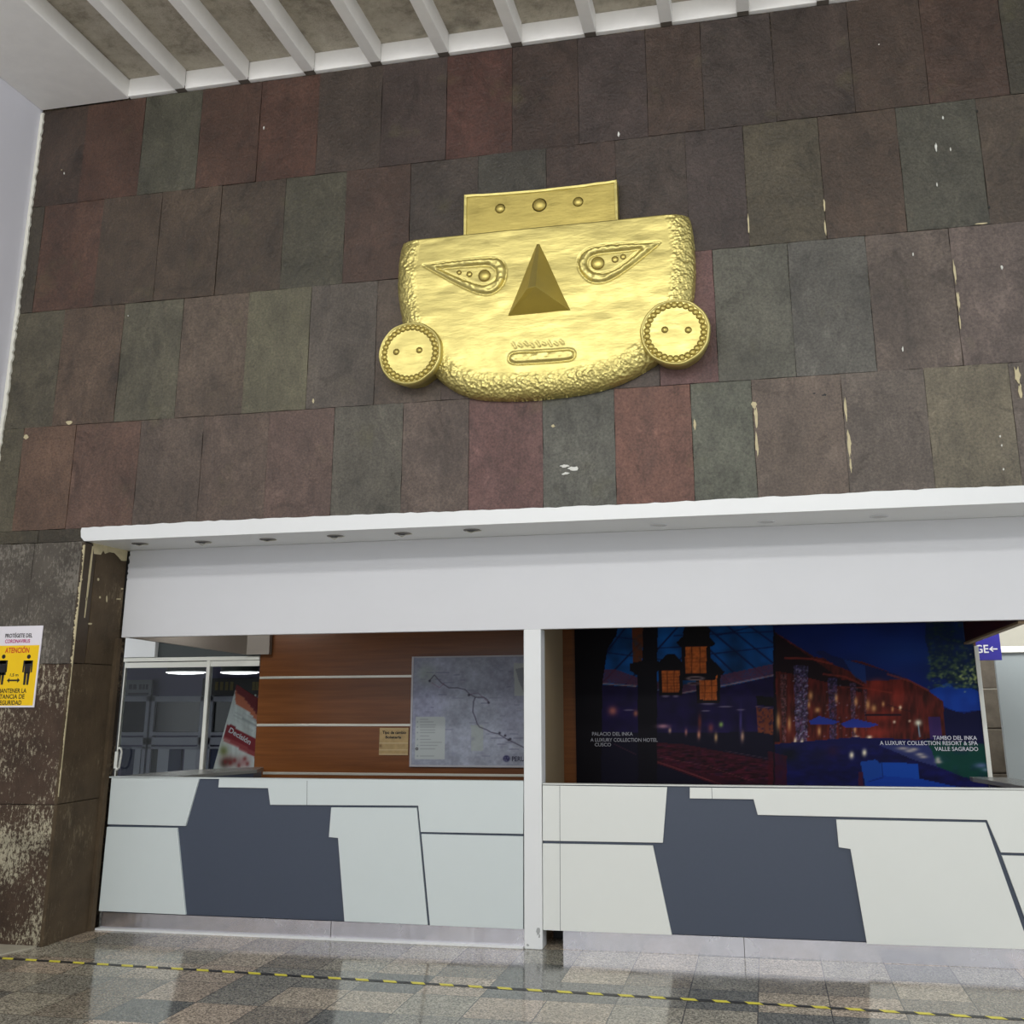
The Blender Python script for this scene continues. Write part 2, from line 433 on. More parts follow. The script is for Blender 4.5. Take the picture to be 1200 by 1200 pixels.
    # the strip under the last row beside the opening
for (a, b, c) in [(XL, -5.5, (70,64,50)), (-5.5, -5.09, (62,56,44))]:
    tile(wall, a, b, 2.872, 2.972, lin(c))
wall.box(XL, XR, YF+.016, YF+.5, 2.99, 6.9, 1)
wall.box(XL, -5.12, YF+.016, YF+.4, 2.87, 2.99, 1)
def blob(mb, cx, cz, rx, rz, y, mi, n=14, seed=0, th=.0015, axis='y'):
    r = random.Random(seed)
    pts = [(cx+rx*math.cos(2*PI*i/n)*r.uniform(.45, 1.1), cz+rz*math.sin(2*PI*i/n)*r.uniform(.45, 1.1)) for i in range(n)]
    if axis == 'y': mb.prism_y(pts, y-th, y+.02, mi)
    else:
        vs = [(y+th, a, b) for a, b in pts]+[(y-.02, a, b) for a, b in pts]
        k = len(pts); mb.add(vs, [tuple(range(k)), tuple(range(2*k-1, k-1, -1))]+[(i, (i+1) % k, (i+1) % k+k, i+k) for i in range(k)], mi)
# white drips and splashes, cream mortar showing at broken joints
for i, (u, v, w, h) in enumerate([(725,157,1.5,4),(1097,173,1.6,7),(1105,138,1,3),(1114,175,.8,3),(1098,216,1,3),(309,150,1,3),(75,203,.8,2),(1070,298,1,3),(1174,313,2,3),(662,546,7,2.2),(672,549,7,3),(663,555,5,2),(150,370,.8,1),
      (1172,511,1.2,1.5),(1174,522,1,1.5),(1176,550,1,1.5),(1058,409,1,4),(1030,52,1,1)]):
    x, z = pw((u, v), YF); blob(wall, x, z, w*.006, h*.006, YF, 2, seed=i)
for i, (u, v, w, h) in enumerate([(886,488,2.6,13),(887,520,2,16),(883,474,4,5),(991,480,1.8,16),(995,520,2.6,16),(997,545,1.6,9),(1192,440,4,12),(1196,458,2.5,10),(1119,320,1.6,16),(1123,352,1.8,14),(1125,378,1.4,9),(81,495,6,3),
      (814,498,2,7),(966,240,1.4,9),(967,268,1.6,12),(877,262,1.2,16),(648,499,3,1.8),(72,199,1,1),(1150,262,8,1.2),(367,470,2,3),(30,512,5,4)]):
    x, z = pw((u, v), YF); blob(wall, x, z, w*.0055, h*.0062, YF, 3, seed=50+i, th=.001)
for i, (u, v, w, h) in enumerate([(966,463,3.4,1.6),(954,461,2,1),(1159,243,1.6,1.6),(1145,130,1.2,3)]):
    x, z = pw((u, v), YF); blob(wall, x, z, w*.006, h*.006, YF, 4, seed=90+i)
struct(wall.build('wall_back', [M_SLATE, M_GROUT, M_CHIP, M_PLASTER, M_BLACK], color=True))

# left wall with the ragged white paint strip in the corner
lw = MB(); lw.box(XL-.2, XL, -8, YF+.5, 0, 6.9); struct(lw.build('wall_left', M_LEFTWALL))
st = MB(); r = random.Random(3); pts = [(XL, 2.6+i*.0275) for i in range(150)]
left = [(XL+.002, z) for x, z in pts]; right = [(XL+.03+r.uniform(-.007, .009), z) for x, z in pts][::-1]
st.prism_y(left+right, YF-.012, YF+.02); struct(st.build('trim_1', M_PLASTER and simple('ragged_white_paint', (226, 224, 212), .6, var=.08, scale=20)))

# ------------------------------------------------------------ ceiling
ce = MB(); ce.box(XL, 4.5, -8, YF+.6, 6.905, 7.05); struct(ce.build('ceiling', M_CONC))
sl = MB(); sl.box(XL, -5.10, -6, YF-.002, ZC, 6.9)
tag(sl.build('ceiling_slab', M_JOIST, bevel=.01), 'wide flat white ceiling strip along the left wall', 'ceiling slab')
eb = MB()
jx = [-4.598, -4.010, -3.417, -2.833, -2.254, -1.646, -1.050, -.452, .132, .724, 1.315, 1.91, 2.5, 3.1]
e0 = -5.10
eb.box(-5.10, 4.0, YF-.03, YF+.3, ZC+.008, 6.905)
tag(eb.build('edge_beam', M_JOIST, bevel=.006), 'white edge beam running along the top of the stone wall between the joists', 'beam')
ords = ['first', 'second', 'third', 'fourth', 'fifth', 'sixth', 'seventh', 'eighth', 'ninth', 'tenth']
for i, x in enumerate(jx):
    w = .049
    mbj = MB()
    mbj.box(x-w, x+w, -6, YF-.045, ZC, 6.906)
    o = mbj.build('ceiling_joist', M_JOIST, bevel=.004, seg=1)
    t = MB(); t.box(x-w*.9, x+w*.9, YF-.05, YF+.01, ZC+.002, ZC+.03)  # dark block paints in the shaded gap between joist end and wall
    adopt(t.build('end_gap_shade', M_JOISTGAP), o)
    lab = ('white painted concrete ceiling joist, %s from the wide flat strip at left' % ords[i]) if i < 10 else 'white painted concrete ceiling joist beyond the right edge of the row'
    tag(o, lab, 'joist', 'ceiling joists over the stone wall')

# ------------------------------------------------------------ pillar and reveal at the left of the opening
pil = thing('stone_pillar', 'flaking brown stone pillar left of the counters, yellow poster on it', 'pillar', (-5.5, 7.2, 0))
XP = -5.085
fa = MB(); r = random.Random(9)
def ptile(x0, x1, z0, z1, mi): tile(fa, x0, x1, z0, z1, (1, 1, 1), YF, .002, .004, mi, .04, r)
ptile(XL, -5.52, 1.946, 2.87, 0); ptile(-5.52, XP, 1.946, 2.87, 0)
ptile(XL, XP, .943, 1.946, 1); ptile(XL, XP, 0.0, .943, 2)
fa.box(XL, XP-.01, YF+.02, 7.6, 0, 2.88, 3)
adopt(fa.build('front_face', [M_P1, M_P2, M_P3, M_GROUT]), pil)
re = MB()
for (y0, y1, z0, z1, mi) in [(YF, 7.08, 1.95, 2.86, 1), (7.085, 7.49, 1.95, 2.86, 0), (YF, 7.49, .95, 1.945, 0), (YF, 7.49, 0, .945, 0)]:
    re.box(XP-.02, XP+.01, y0+.002, y1-.002, z0, z1, mi)
re.box(XP-.02, -5.046, 7.43, 7.484, 0, 2.155, 0)
adopt(re.build('side_face', [M_REVEAL, simple('blackened_stone', (64, 52, 38), .6, var=.3, scale=12)], bevel=.003), pil)
pl = MB()
def rev(u, v):   # a point on the reveal plane
    rr = ray((u, v)); k = (XP+.01)/rr[0]; p = C0+rr*k; return p[1], p[2]
def rpoly(pts, mi=0, th=.002):
    q = [rev(*p) for p in pts]; X = XP+.01; k = len(q)
    A = sum(q[i][0]*q[(i+1) % k][1]-q[(i+1) % k][0]*q[i][1] for i in range(k))
    if A < 0: q = q[::-1]
    pl.add([(X+th, a, b) for a, b in q]+[(X-.01, a, b) for a, b in q], [tuple(range(k)), tuple(range(2*k-1, k-1, -1))]+[((i+1) % k, i, i+k, (i+1) % k+k) for i in range(k)], mi)
rpoly([(109,636),(120,638),(135,641),(152,646),(149,657),(146,657.5),(142,657),(138,652),(134,648),(128,647),(123,649),(121,645),(118,650),(110,649)])
rpoly([(108,640),(109.5,640),(107,665),(105,682),(102,705),(99.5,724),(98.5,724),(101,700),(103.5,675),(106,655)])
for i, (u, v, w, h) in enumerate([(115,679,1.2,1.8),(101.5,702,1.3,1.6),(125,702,.8,4),(105.5,731,2.4,1.2),(117,700,1,1.4),(96,679,.9,1),(143,690,1.4,1),(139,702,3,.7)]):
    rpoly([(u+w*math.cos(a*PI/4), v+h*math.sin(a*PI/4)) for a in range(8)])
adopt(pl.build('plaster_remnants', M_PLASTER), pil)
# ragged pale edge of the pillar
ed = MB(); r = random.Random(21)
zz_ = np.linspace(1.0, 2.84, 240)
ed.prism_y([(XP+.0105, z) for z in zz_]+[(XP+.0095-max(0, (.011 if z > 1.95 else .004)*(r.random()*1.6+math.sin(z*23)*.5+math.sin(z*9)*.4)), z) for z in zz_[::-1]], YF-.003, YF+.006)
adopt(ed.build('chipped_edge', M_PLASTER), pil)
kb = MB(); kb.prism_z([(XL, YF-.002), (-5.12, YF-.002), (-5.13, YF-.06), (-5.2, YF-.26), (-5.4, YF-.36), (XL, YF-.42)], 0, .008)
struct(kb.build('trim_2', simple('pale_cement_patch', (176, 170, 152), .6, var=.15, scale=20)))

# poster
PY = YF-.012
def P2(u, v): return pw((u, v), PY)
pst = thing('safety_poster', 'yellow and white social distancing poster fixed to the stone pillar', 'poster', (-5.5, PY, 1.93))
x1, z1 = P2(50.5, 733); xb, z0 = P2(40, 829); x0 = XL+.06
sh = MB(); sh.box(x0, x1, PY, PY+.008, z0, z1); adopt(sh.build('sheet', simple('poster_white', (236, 232, 238), .35, var=.01), bevel=.001), pst)
zz = P2(44, 756)[1]
ye = MB(); ye.box(x0+.008, x1-.012, PY-.001, PY, z0+.014, zz); adopt(ye.build('yellow_panel', simple('poster_yellow', (250, 206, 10), .35, var=.03)), pst)
def ptext(s, uc, vb, hpx, mat, wpx, bold=.02, shear=0, uright=None):
    x, z = P2(uc, vb); k = 1/161.0
    text(s, x, PY, z, hpx*k, mat, pst, width=wpx*k, align='CENTER', ext=.002, bold=bold, shear=shear)
ptext('PROTÉGETE DEL', 22, 747, 4.6, M_TXTK, 38)
ptext('CORONAVIRUS', 20.5, 753.3, 4.2, M_TXTM, 35)
ptext('ATENCIÓN', 20, 765, 6.2, M_TXTR, 34, .03)
ptext('1,5 m', 16.7, 792.5, 3.4, M_TXTK, 11.5)
ptext('MANTENER LA', 14, 812, 5.2, M_TXTK, 40)
ptext('DISTANCIA DE', 10, 818.8, 5.2, M_TXTK, 44)
ptext('SEGURIDAD', 11, 826, 5.2, M_TXTK, 33)
def person(uc, skirt):
    mb = MB(); k = 1/161.0
    xc, zc = P2(uc, 769.5)
    mb.prism_y([(xc+2.6*k*math.cos(a*PI/8), zc+2.6*k*math.sin(a*PI/8)) for a in range(16)], PY-.002, PY)
    def q(pts): mb.prism_y([(xc+a*k, zc-b*k) for a, b in pts], PY-.002, PY)
    q([(-6.5, 4.5), (6.5, 4.5), (6.8, 18.5), (4.9, 18.8), (4.4, 8.5), (-4.4, 8.5), (-4.9, 18.8), (-6.8, 18.5)])
    if skirt: q([(-4, 4.6), (4, 4.6), (6, 22), (-6, 22)])
    else: q([(-4.3, 4.6), (4.3, 4.6), (4.2, 20), (-4.2, 20)])
    q([(-4.0, 19), (-.4, 19), (-.6, 33.5), (-3.6, 33.5)]); q([(.4, 19), (4.0, 19), (3.4, 33.5), (.6, 33.5)])
    adopt(mb.build('person_icon', M_TXTK), pst)
person(34, False); person(4.5, True)
ar = MB(); xa, za = P2(15.8, 797.3); k = 1/161.0
ar.prism_y([(xa+a*k, za+b*k) for a, b in [(-9, 0), (-5.5, 3), (-5.5, 1), (5.5, 1), (5.5, 3), (9, 0), (5.5, -3), (5.5, -1), (-5.5, -1), (-5.5, -3)]], PY-.002, PY)
adopt(ar.build('distance_arrow', M_TXTK), pst)

# ------------------------------------------------------------ header, fascia, column
hd = MB(); r = random.Random(7)
top = [(x, 2.977+.006*math.sin(x*1.3)+r.uniform(-.004, .004)) for x in np.linspace(-5.112, 3.4, 160)]
hd.prism_y([(-5.08, 2.868), (3.4, 2.868)]+top[::-1]+[(-5.118, 2.95), (-5.11, 2.90)], YF-.012, YF+.02)
hd.box(-5.075, 3.4, YF+.02, YB+.03, 2.868, 2.93)
tag(hd.build('header_beam', M_WHITEGLOSS, bevel=.002), 'long white header beam with downlight soffit under the stone wall', 'beam')
fp = MB(); fp.box(-5.06, 3.4, YB, YB+.06, 2.165, 2.868)
tag(fp.build('fascia_panel', M_WHITE, bevel=.004), 'tall plain white fascia panel above both counter openings', 'panel')
co = MB(); co.box(-1.727, -1.597, YB-.004, YB+.14, 0, 2.166)
cobj = tag(co.build('column', M_WHITEGLOSS, bevel=.006, seg=3), 'slim white square column between the two counters, scuffed at its foot', 'column')
cs = MB()
for i, (u, v, w, h) in enumerate([(630.5,1092,2.4,5),(618.5,1107.5,1.6,1.4),(632,1097,1.2,3)]):
    x, z = pw((u, v), YB-.004); blob(cs, x, z, w*.007, h*.0066, YB-.004, 0, seed=i+5)
adopt(cs.build('scuff_marks', simple('grey_scuff', (170, 172, 172), .6)), cobj)
jn = MB(); r = random.Random(33); zz_ = np.linspace(2.22, 2.862, 40)
jn.prism_y([(-5.073, z) for z in zz_]+[(-5.071+r.uniform(.002, .03)*max(0, (z-2.3))**.8*1.6, z) for z in zz_[::-1]], YB-.004, YB-.0005)
tag(jn.build('torn_sealant', M_BLACK), 'torn black sealant at the upper left corner of the white fascia', 'sealant')

dl = [(164,637),(238,635),(314,632),(393,628),(472,625),(553,621),(772,615),(898,611),(1030,605)]
dname = ['leftmost, beside the pillar', 'second from the pillar', 'third from the pillar', 'fourth from the pillar', 'fifth from the pillar', 'sixth, nearest left of the column', 'first one right of the column', 'middle one of the right-hand three', 'rightmost of the row']
for i, p in enumerate(dl):
    x, y, z = onz(p, 2.868)
    broken = i < 6
    lab = ('empty dark downlight hole in the white soffit, ' if broken else 'small white rimmed downlight in the soffit, ')+dname[i]
    t = thing('recessed_downlight', lab, 'downlight', (x, y, 2.868), 'downlights in the soffit')
    ring = MB(); n = 28; R1, R2 = .062, .05
    vs = []
    for rr, zz in ((R1, 2.868), (R1, 2.863), (R2, 2.862), (R2, 2.868)):
        vs += [(x+rr*math.cos(2*PI*a/n), y+rr*math.sin(2*PI*a/n), zz) for a in range(n)]
    ring.add(vs, [(j*n+a, j*n+(a+1) % n, (j+1)*n+(a+1) % n, (j+1)*n+a) for j in range(3) for a in range(n)])
    adopt(ring.build('rim', simple('dull_rim', (120, 116, 110), .5) if broken else M_WHITE, smooth=False), t)
    d = MB(); d.cyl((x, y, 2.8665), (x, y, 2.8655), R2, 28)
    adopt(d.build('socket', M_BLACK if broken else simple('pale_lens', (190, 190, 188), .3)), t)
    if broken:
        w = MB(); rr = random.Random(i)
        w.tube([(x-.045, y, 2.862), (x-.01, y+.01, 2.85+rr.uniform(-.01, .004)), (x+.03, y-.01, 2.856), (x+.07, y+.01, 2.862)], .004, 6)
        adopt(w.build('spring_clip', M_ALU), t)

# ------------------------------------------------------------ counters
def panel_piece(pts, parent, mat, y0=YB, y1=YB+.02):
    mb = MB(); mb.prism_y([pw(p, YB) for p in pts], y0, y1)
    return adopt(mb.build('front_panel', mat, bevel=.0015), parent)
def counter(label, x0, x1, ztop, pieces, mat, seams, kick, group):
    t = thing('service_counter', label, 'counter', ((x0+x1)/2, YB+.3, 0), group)
    b = MB(); b.box(x0+(.04 if x0 < -4 else 0), x1, YB+.018, YB+.06, .128, ztop-.004); b.box(x0, x1, YB+.06, YB+.6, .118, .82)
    adopt(b.build('body', M_NAVY), t)
    tp = MB(); tp.box(x0, x1, YB, YB+.06, ztop-.004, ztop+.004)
    adopt(tp.build('worktop', mat, bevel=.001), t)
    for p in pieces: panel_piece(p, t, mat)
    for (u, v0, v1) in seams:
        s = MB(); a = pw((u, v0), YB); c = pw((u+(.6 if u > 600 else -.3), v1), YB)
        s.prism_y([(a[0]-.0015, a[1]), (a[0]+.0015, a[1]), (c[0]+.0015, c[1]), (c[0]-.0015, c[1])], YB-.0006, YB)
        adopt(s.build('seam', M_TXTD), t)
    k = MB()
    for a, c in kick: k.box(a, c, YB+.035, YB+.05, .0, .12)
    adopt(k.build('kick_plate', M_STEEL, bevel=.001), t)
    return t
Lp = [
 [(130.7,910.5),(233.3,912),(217.3,968),(126,966)],
 [(125.3,969),(207.5,970.3),(217.3,1072),(115.6,1067.6)],
 [(256.8,912.3),(613.5,916.3),(613,977.3),(493,975),(490,944.2),(316.5,943.2),(314,923.7),(255.7,922.8)],
 [(388,946.3),(488.3,946.8),(501,1084),(403.5,1079.8),(396,982),(385.3,981)],
 [(493.7,977.5),(613,980.2),(613,1089),(503.7,1084.4)]]
lc = counter('left service counter, pale grey panels around a slate blue shape', -5.058, -1.733, 1.094, Lp, M_PANEL, [(360, 915, 943.5)], [(-5.03, -3.17), (-3.165, -1.733)], 'service counters')
ls = MB(); ls.box(-5.05, -1.733, YB+.0, YB+.035, 0, .012); adopt(ls.build('floor_bead', M_WHITEGLOSS), lc)
XRT = 2.55
def big(p): return p
Rp = [
 [(635.8,920.4),(781.7,922.6),(776.7,987.7),(635.9,985.2)],
 [(636,988.5),(765,991),(787.3,1095.7),(636.4,1090)],
 [(808.3,922.9),(1200,926.5),(1330,927.5),(1330,1003.5),(1200,999.7),(1173,999),(1156.7,961),(888,955),(883,936.7),(808.3,935.7)],
 [(980,960.5),(1155,964),(1207.5,1112.8),(1016,1106.3),(996.7,995),(983,993)],
 [(1174,1002.5),(1330,1007),(1330,1118.3),(1215,1113.6)]]
rc = counter('right service counter, white panels around a slate blue shape', -1.592, XRT, 1.079, Rp, M_PANEL2, [(656, 921, 1090.5), (834, 923.3, 936)], [(-1.46, -.235), (-.232, XRT)], 'service counters')
vd = MB(); vd.box(-1.592, -1.47, YB+.35, YB+.36, 0, .12); adopt(vd.build('gap_shade_sheet', M_BLACK), rc)  # black sheet standing in for the shade inside the open gap

# ------------------------------------------------------------ booth interior
wr = MB()
xl_, xr_ = -4.655, 1.72
wr.box(xl_, xr_, YW, YW+.06, 0, 2.7)
wro = struct(wr.build('wall_rear', M_WOOD))
for (ua, va, ub, vb) in [(304, 794.3, 483, 792.3), (301, 849.7, 481, 849.7), (310, 905.8, 612, 909)]:
    xa, za = pw((ua, va), YW); xb, zb = pw((ub, vb), YW); zc = (za+zb)/2
    s = MB(); s.box(xl_+.004 if ua != 310 else -4.56, xb if ub < 500 else -1.80, YW-.006, YW, zc-.011, zc+.011)
    adopt(s.build('metal_strip', M_ALU, bevel=.002), wro)
for (a, b, nm) in [((-1.597, YB+.10), (-1.742, YW), 'wall_partition')]:
    s = MB(); s.prism_z([a, (a[0]-.07, a[1]), (b[0]-.07, b[1]), b], 0, 2.7); struct(s.build(nm, M_TAUPE))
bc = MB(); bc.box(-6.2, 2.6, YB+.065, YW+.3, 2.702, 2.78); struct(bc.build('ceiling_booth', M_WHITE))
# side bulkheads
s = MB(); a = pw((150, 747), YB+.07); b = pw((315, 768), YW-.02); c = pw((288, 767), YW-.02)
def vplane(mb, A, B, t, za, zb, ztop, mi=0):
    """upright board between plan points A and B, its lower edge from za to zb"""
    d = Vector((B[0]-A[0], B[1]-A[1])).normalized(); n = Vector((-d.y, d.x))*t
    vs = [(A[0], A[1], za), (B[0], B[1], zb), (B[0], B[1], ztop), (A[0], A[1], ztop)]
    vs += [(v[0]+n.x, v[1]+n.y, v[2]) for v in vs]
    mb.add(vs, [(0, 1, 2, 3), (7, 6, 5, 4), (1, 0, 4, 5), (2, 1, 5, 6), (3, 2, 6, 7), (0, 3, 7, 4)], mi)
xc, zc = pw((318, 768.3), YW-.02)
xs2, zs2 = pw((291, 767.2), YW-.02)
vplane(s, (a[0], YB+.07), (xs2, YW-.06), .03, a[1], zs2, 2.7)
s.box(xs2-.01, pw((315.5, 768), YW-.05)[0], YW-.06, YW-.004, zs2, 2.7)
tag(s.build('bulkhead', M_GREYF), 'grey brown bulkhead board above the glass door behind left counter', 'bulkhead', 'side bulkheads in the booth')
s = MB(); a = pw((1137.5, 755), YW-.1); b = pw((1203, 730.5), YB+.07)
vplane(s, (a[0], YW-.1), (b[0], YB+.07), -.04, a[1]+.015, b[1]+.015, 2.7)
vplane(s, (a[0]-.003, YW-.1), (b[0]-.003, YB+.07), -.05, a[1], b[1], a[1]+.02, 1)
s.v = s.v
ro = s.build('bulkhead', [M_DARKRED, simple('tan_edge_band', (150, 128, 96), .5)])
# lower band follows the sloping edge
me = ro.data
vv = me.vertices; 
for k in (8+2, 8+3, 8+6, 8+7):
    v = vv[k]; base = a[1]+.03 if k in (10, 14) else b[1]+.03
tt = {8+2: b[1]+.016, 8+3: a[1]+.016, 8+6: b[1]+.016, 8+7: a[1]+.016}
for k, z in tt.items(): vv[k].co.z = z
tag(ro, 'dark maroon bulkhead with tan lower edge above right end of the mural', 'bulkhead', 'side bulkheads in the booth')

# return shelves at both ends
s = MB()
zt = 1.07
outer = [onz(p, zt)[:2] for p in [(133, 910), (178, 905.5), (225, 902), (298, 899), (309, 899)]]
outer = [(max(x, -5.35), y) for x, y in outer]
inner = [(-4.44, 8.74), (-4.62, 8.35), (-4.85, YB+.065), (-5.05, YB+.065)]
s.prism_z(outer+inner, zt-.03, zt)
rt = thing('return_shelf', 'grey stone return shelf curving back from left end of left counter', 'shelf', (-4.8, 8.2, 0), 'return shelves at the counter ends')
adopt(s.build('top', M_CTOP, bevel=.003), rt)
s = MB(); s.prism_z([(-4.46, 8.72), (-4.64, 8.3), (-4.72, YB+.61), (-4.80, YB+.61), (-4.72, 8.35), (-4.56, 8.9), (-4.50, 8.95)], 0, zt-.03)
adopt(s.build('support_panel', M_NAVY), rt)
s = MB()
rt = thing('return_shelf', 'grey stone return shelf going back from right end of right counter', 'shelf', (1.8, 8.3, 0), 'return shelves at the counter ends')
o2 = [onz(p, zt)[:2] for p in [(1136, 910), (1160, 912.5), (1205, 917)]]
s.prism_z([o2[0], (o2[0][0]-.0, o2[0][1]-.12), (1.58, 8.25), (1.76, YB+.065), (2.05, YB+.065), (1.95, 8.05), (1.74, 8.6)], zt-.03, zt)
adopt(s.build('top', M_CTOP, bevel=.003), rt)
s = MB(); s.prism_z([(1.60, 8.55), (1.60, 8.3), (1.76, YB+.61), (1.84, YB+.61), (1.68, 8.3), (1.66, 8.55)], 0, zt-.03)
adopt(s.build('support_panel', M_NAVY), rt)

# ------------------------------------------------------------ printed pictures: colour grids on flat sheets
class Art:
    def __init__(s, U, V, bg): s.U, s.V = U, V; s.c = np.zeros(U.shape+(3,)); s.c[:] = np.array(bg, float)
    def poly(s, pts, c, a=1.0, nz=0, ns=.25, seed=0, vs=1):
        k = inpoly(s.U, s.V, pts); col = np.array(c, float)[None, None, :]
        A = a*np.ones(s.U.shape)
        if nz: A = A*np.clip(1-nz+nz*2*vnoise(s.U*ns, s.V*ns*vs, seed), 0, 1)
        A = A*k; s.c = s.c*(1-A[..., None])+col*A[..., None]; return s
    def mul(s, pts, amt, ns=.3, seed=0, sx=1, sy=1):
        k = inpoly(s.U, s.V, pts); n = vnoise(s.U*ns*sx, s.V*ns*sy, seed)*.6+vnoise(s.U*ns*2.3*sx, s.V*ns*2.3*sy, seed+1)*.4
        f = np.where(k, 1+amt*(n*2-1), 1); s.c = np.clip(s.c*f[..., None], 0, 255); return s
    def line(s, pts, w, c, a=1.0):
        d, _, _ = dpoly(s.U, s.V, pts, False); A = a*np.clip((w/2+.35-d)/.7, 0, 1)
        s.c = s.c*(1-A[..., None])+np.array(c, float)*A[..., None]; return s
    def glow(s, x, y, rx, ry, c, a=1.0, p=1.0):
        d = ((s.U-x)/rx)**2+((s.V-y)/ry)**2; A = a*np.exp(-d**p)
        s.c = s.c*(1-A[..., None])+np.array(c, float)*A[..., None]; return s
def art_sheet(name, x0, x1, z0, z1, y, nx, nz_, paint, mat, gain=1.0, parent=None, thick=.006, P=None):
    X, Z = np.meshgrid(np.linspace(x0, x1, nx), np.linspace(z0, z1, nz_))
    U, V = proj(X, np.full(X.shape, y), Z)
    c = paint(U, V); c = np.clip(c, 0, 255)/255
    c = np.where(c <= .04045, c/12.92, ((c+.055)/1.055)**2.4)*gain
    verts = [(float(a), y, float(b)) for a, b in zip(X.ravel(), Z.ravel())]
    faces = [(j*nx+i, j*nx+i+1, (j+1)*nx+i+1, (j+1)*nx+i) for j in range(nz_-1) for i in range(nx-1)]
    k = len(verts)
    verts += [(x0, y, z0), (x1, y, z0), (x1, y, z1), (x0, y, z1), (x0, y+thick, z0), (x1, y+thick, z0), (x1, y+thick, z1), (x0, y+thick, z1)]
    faces += [(k+4, k+5, k+1, k), (k+5, k+6, k+2, k+1), (k+6, k+7, k+3, k+2), (k+7, k+4, k, k+3), (k+7, k+6, k+5, k+4)]
    o = mesh_obj(name, verts, faces, mat)
    at = o.data.color_attributes.new('Col', 'FLOAT_COLOR', 'POINT')
    cc = np.ones((len(verts), 4), np.float32); cc[:k, :3] = c.reshape(-1, 3); cc[k:, :3] = .1
    at.data.foreach_set('color', cc.ravel())
    if parent: adopt(o, parent)
    return o

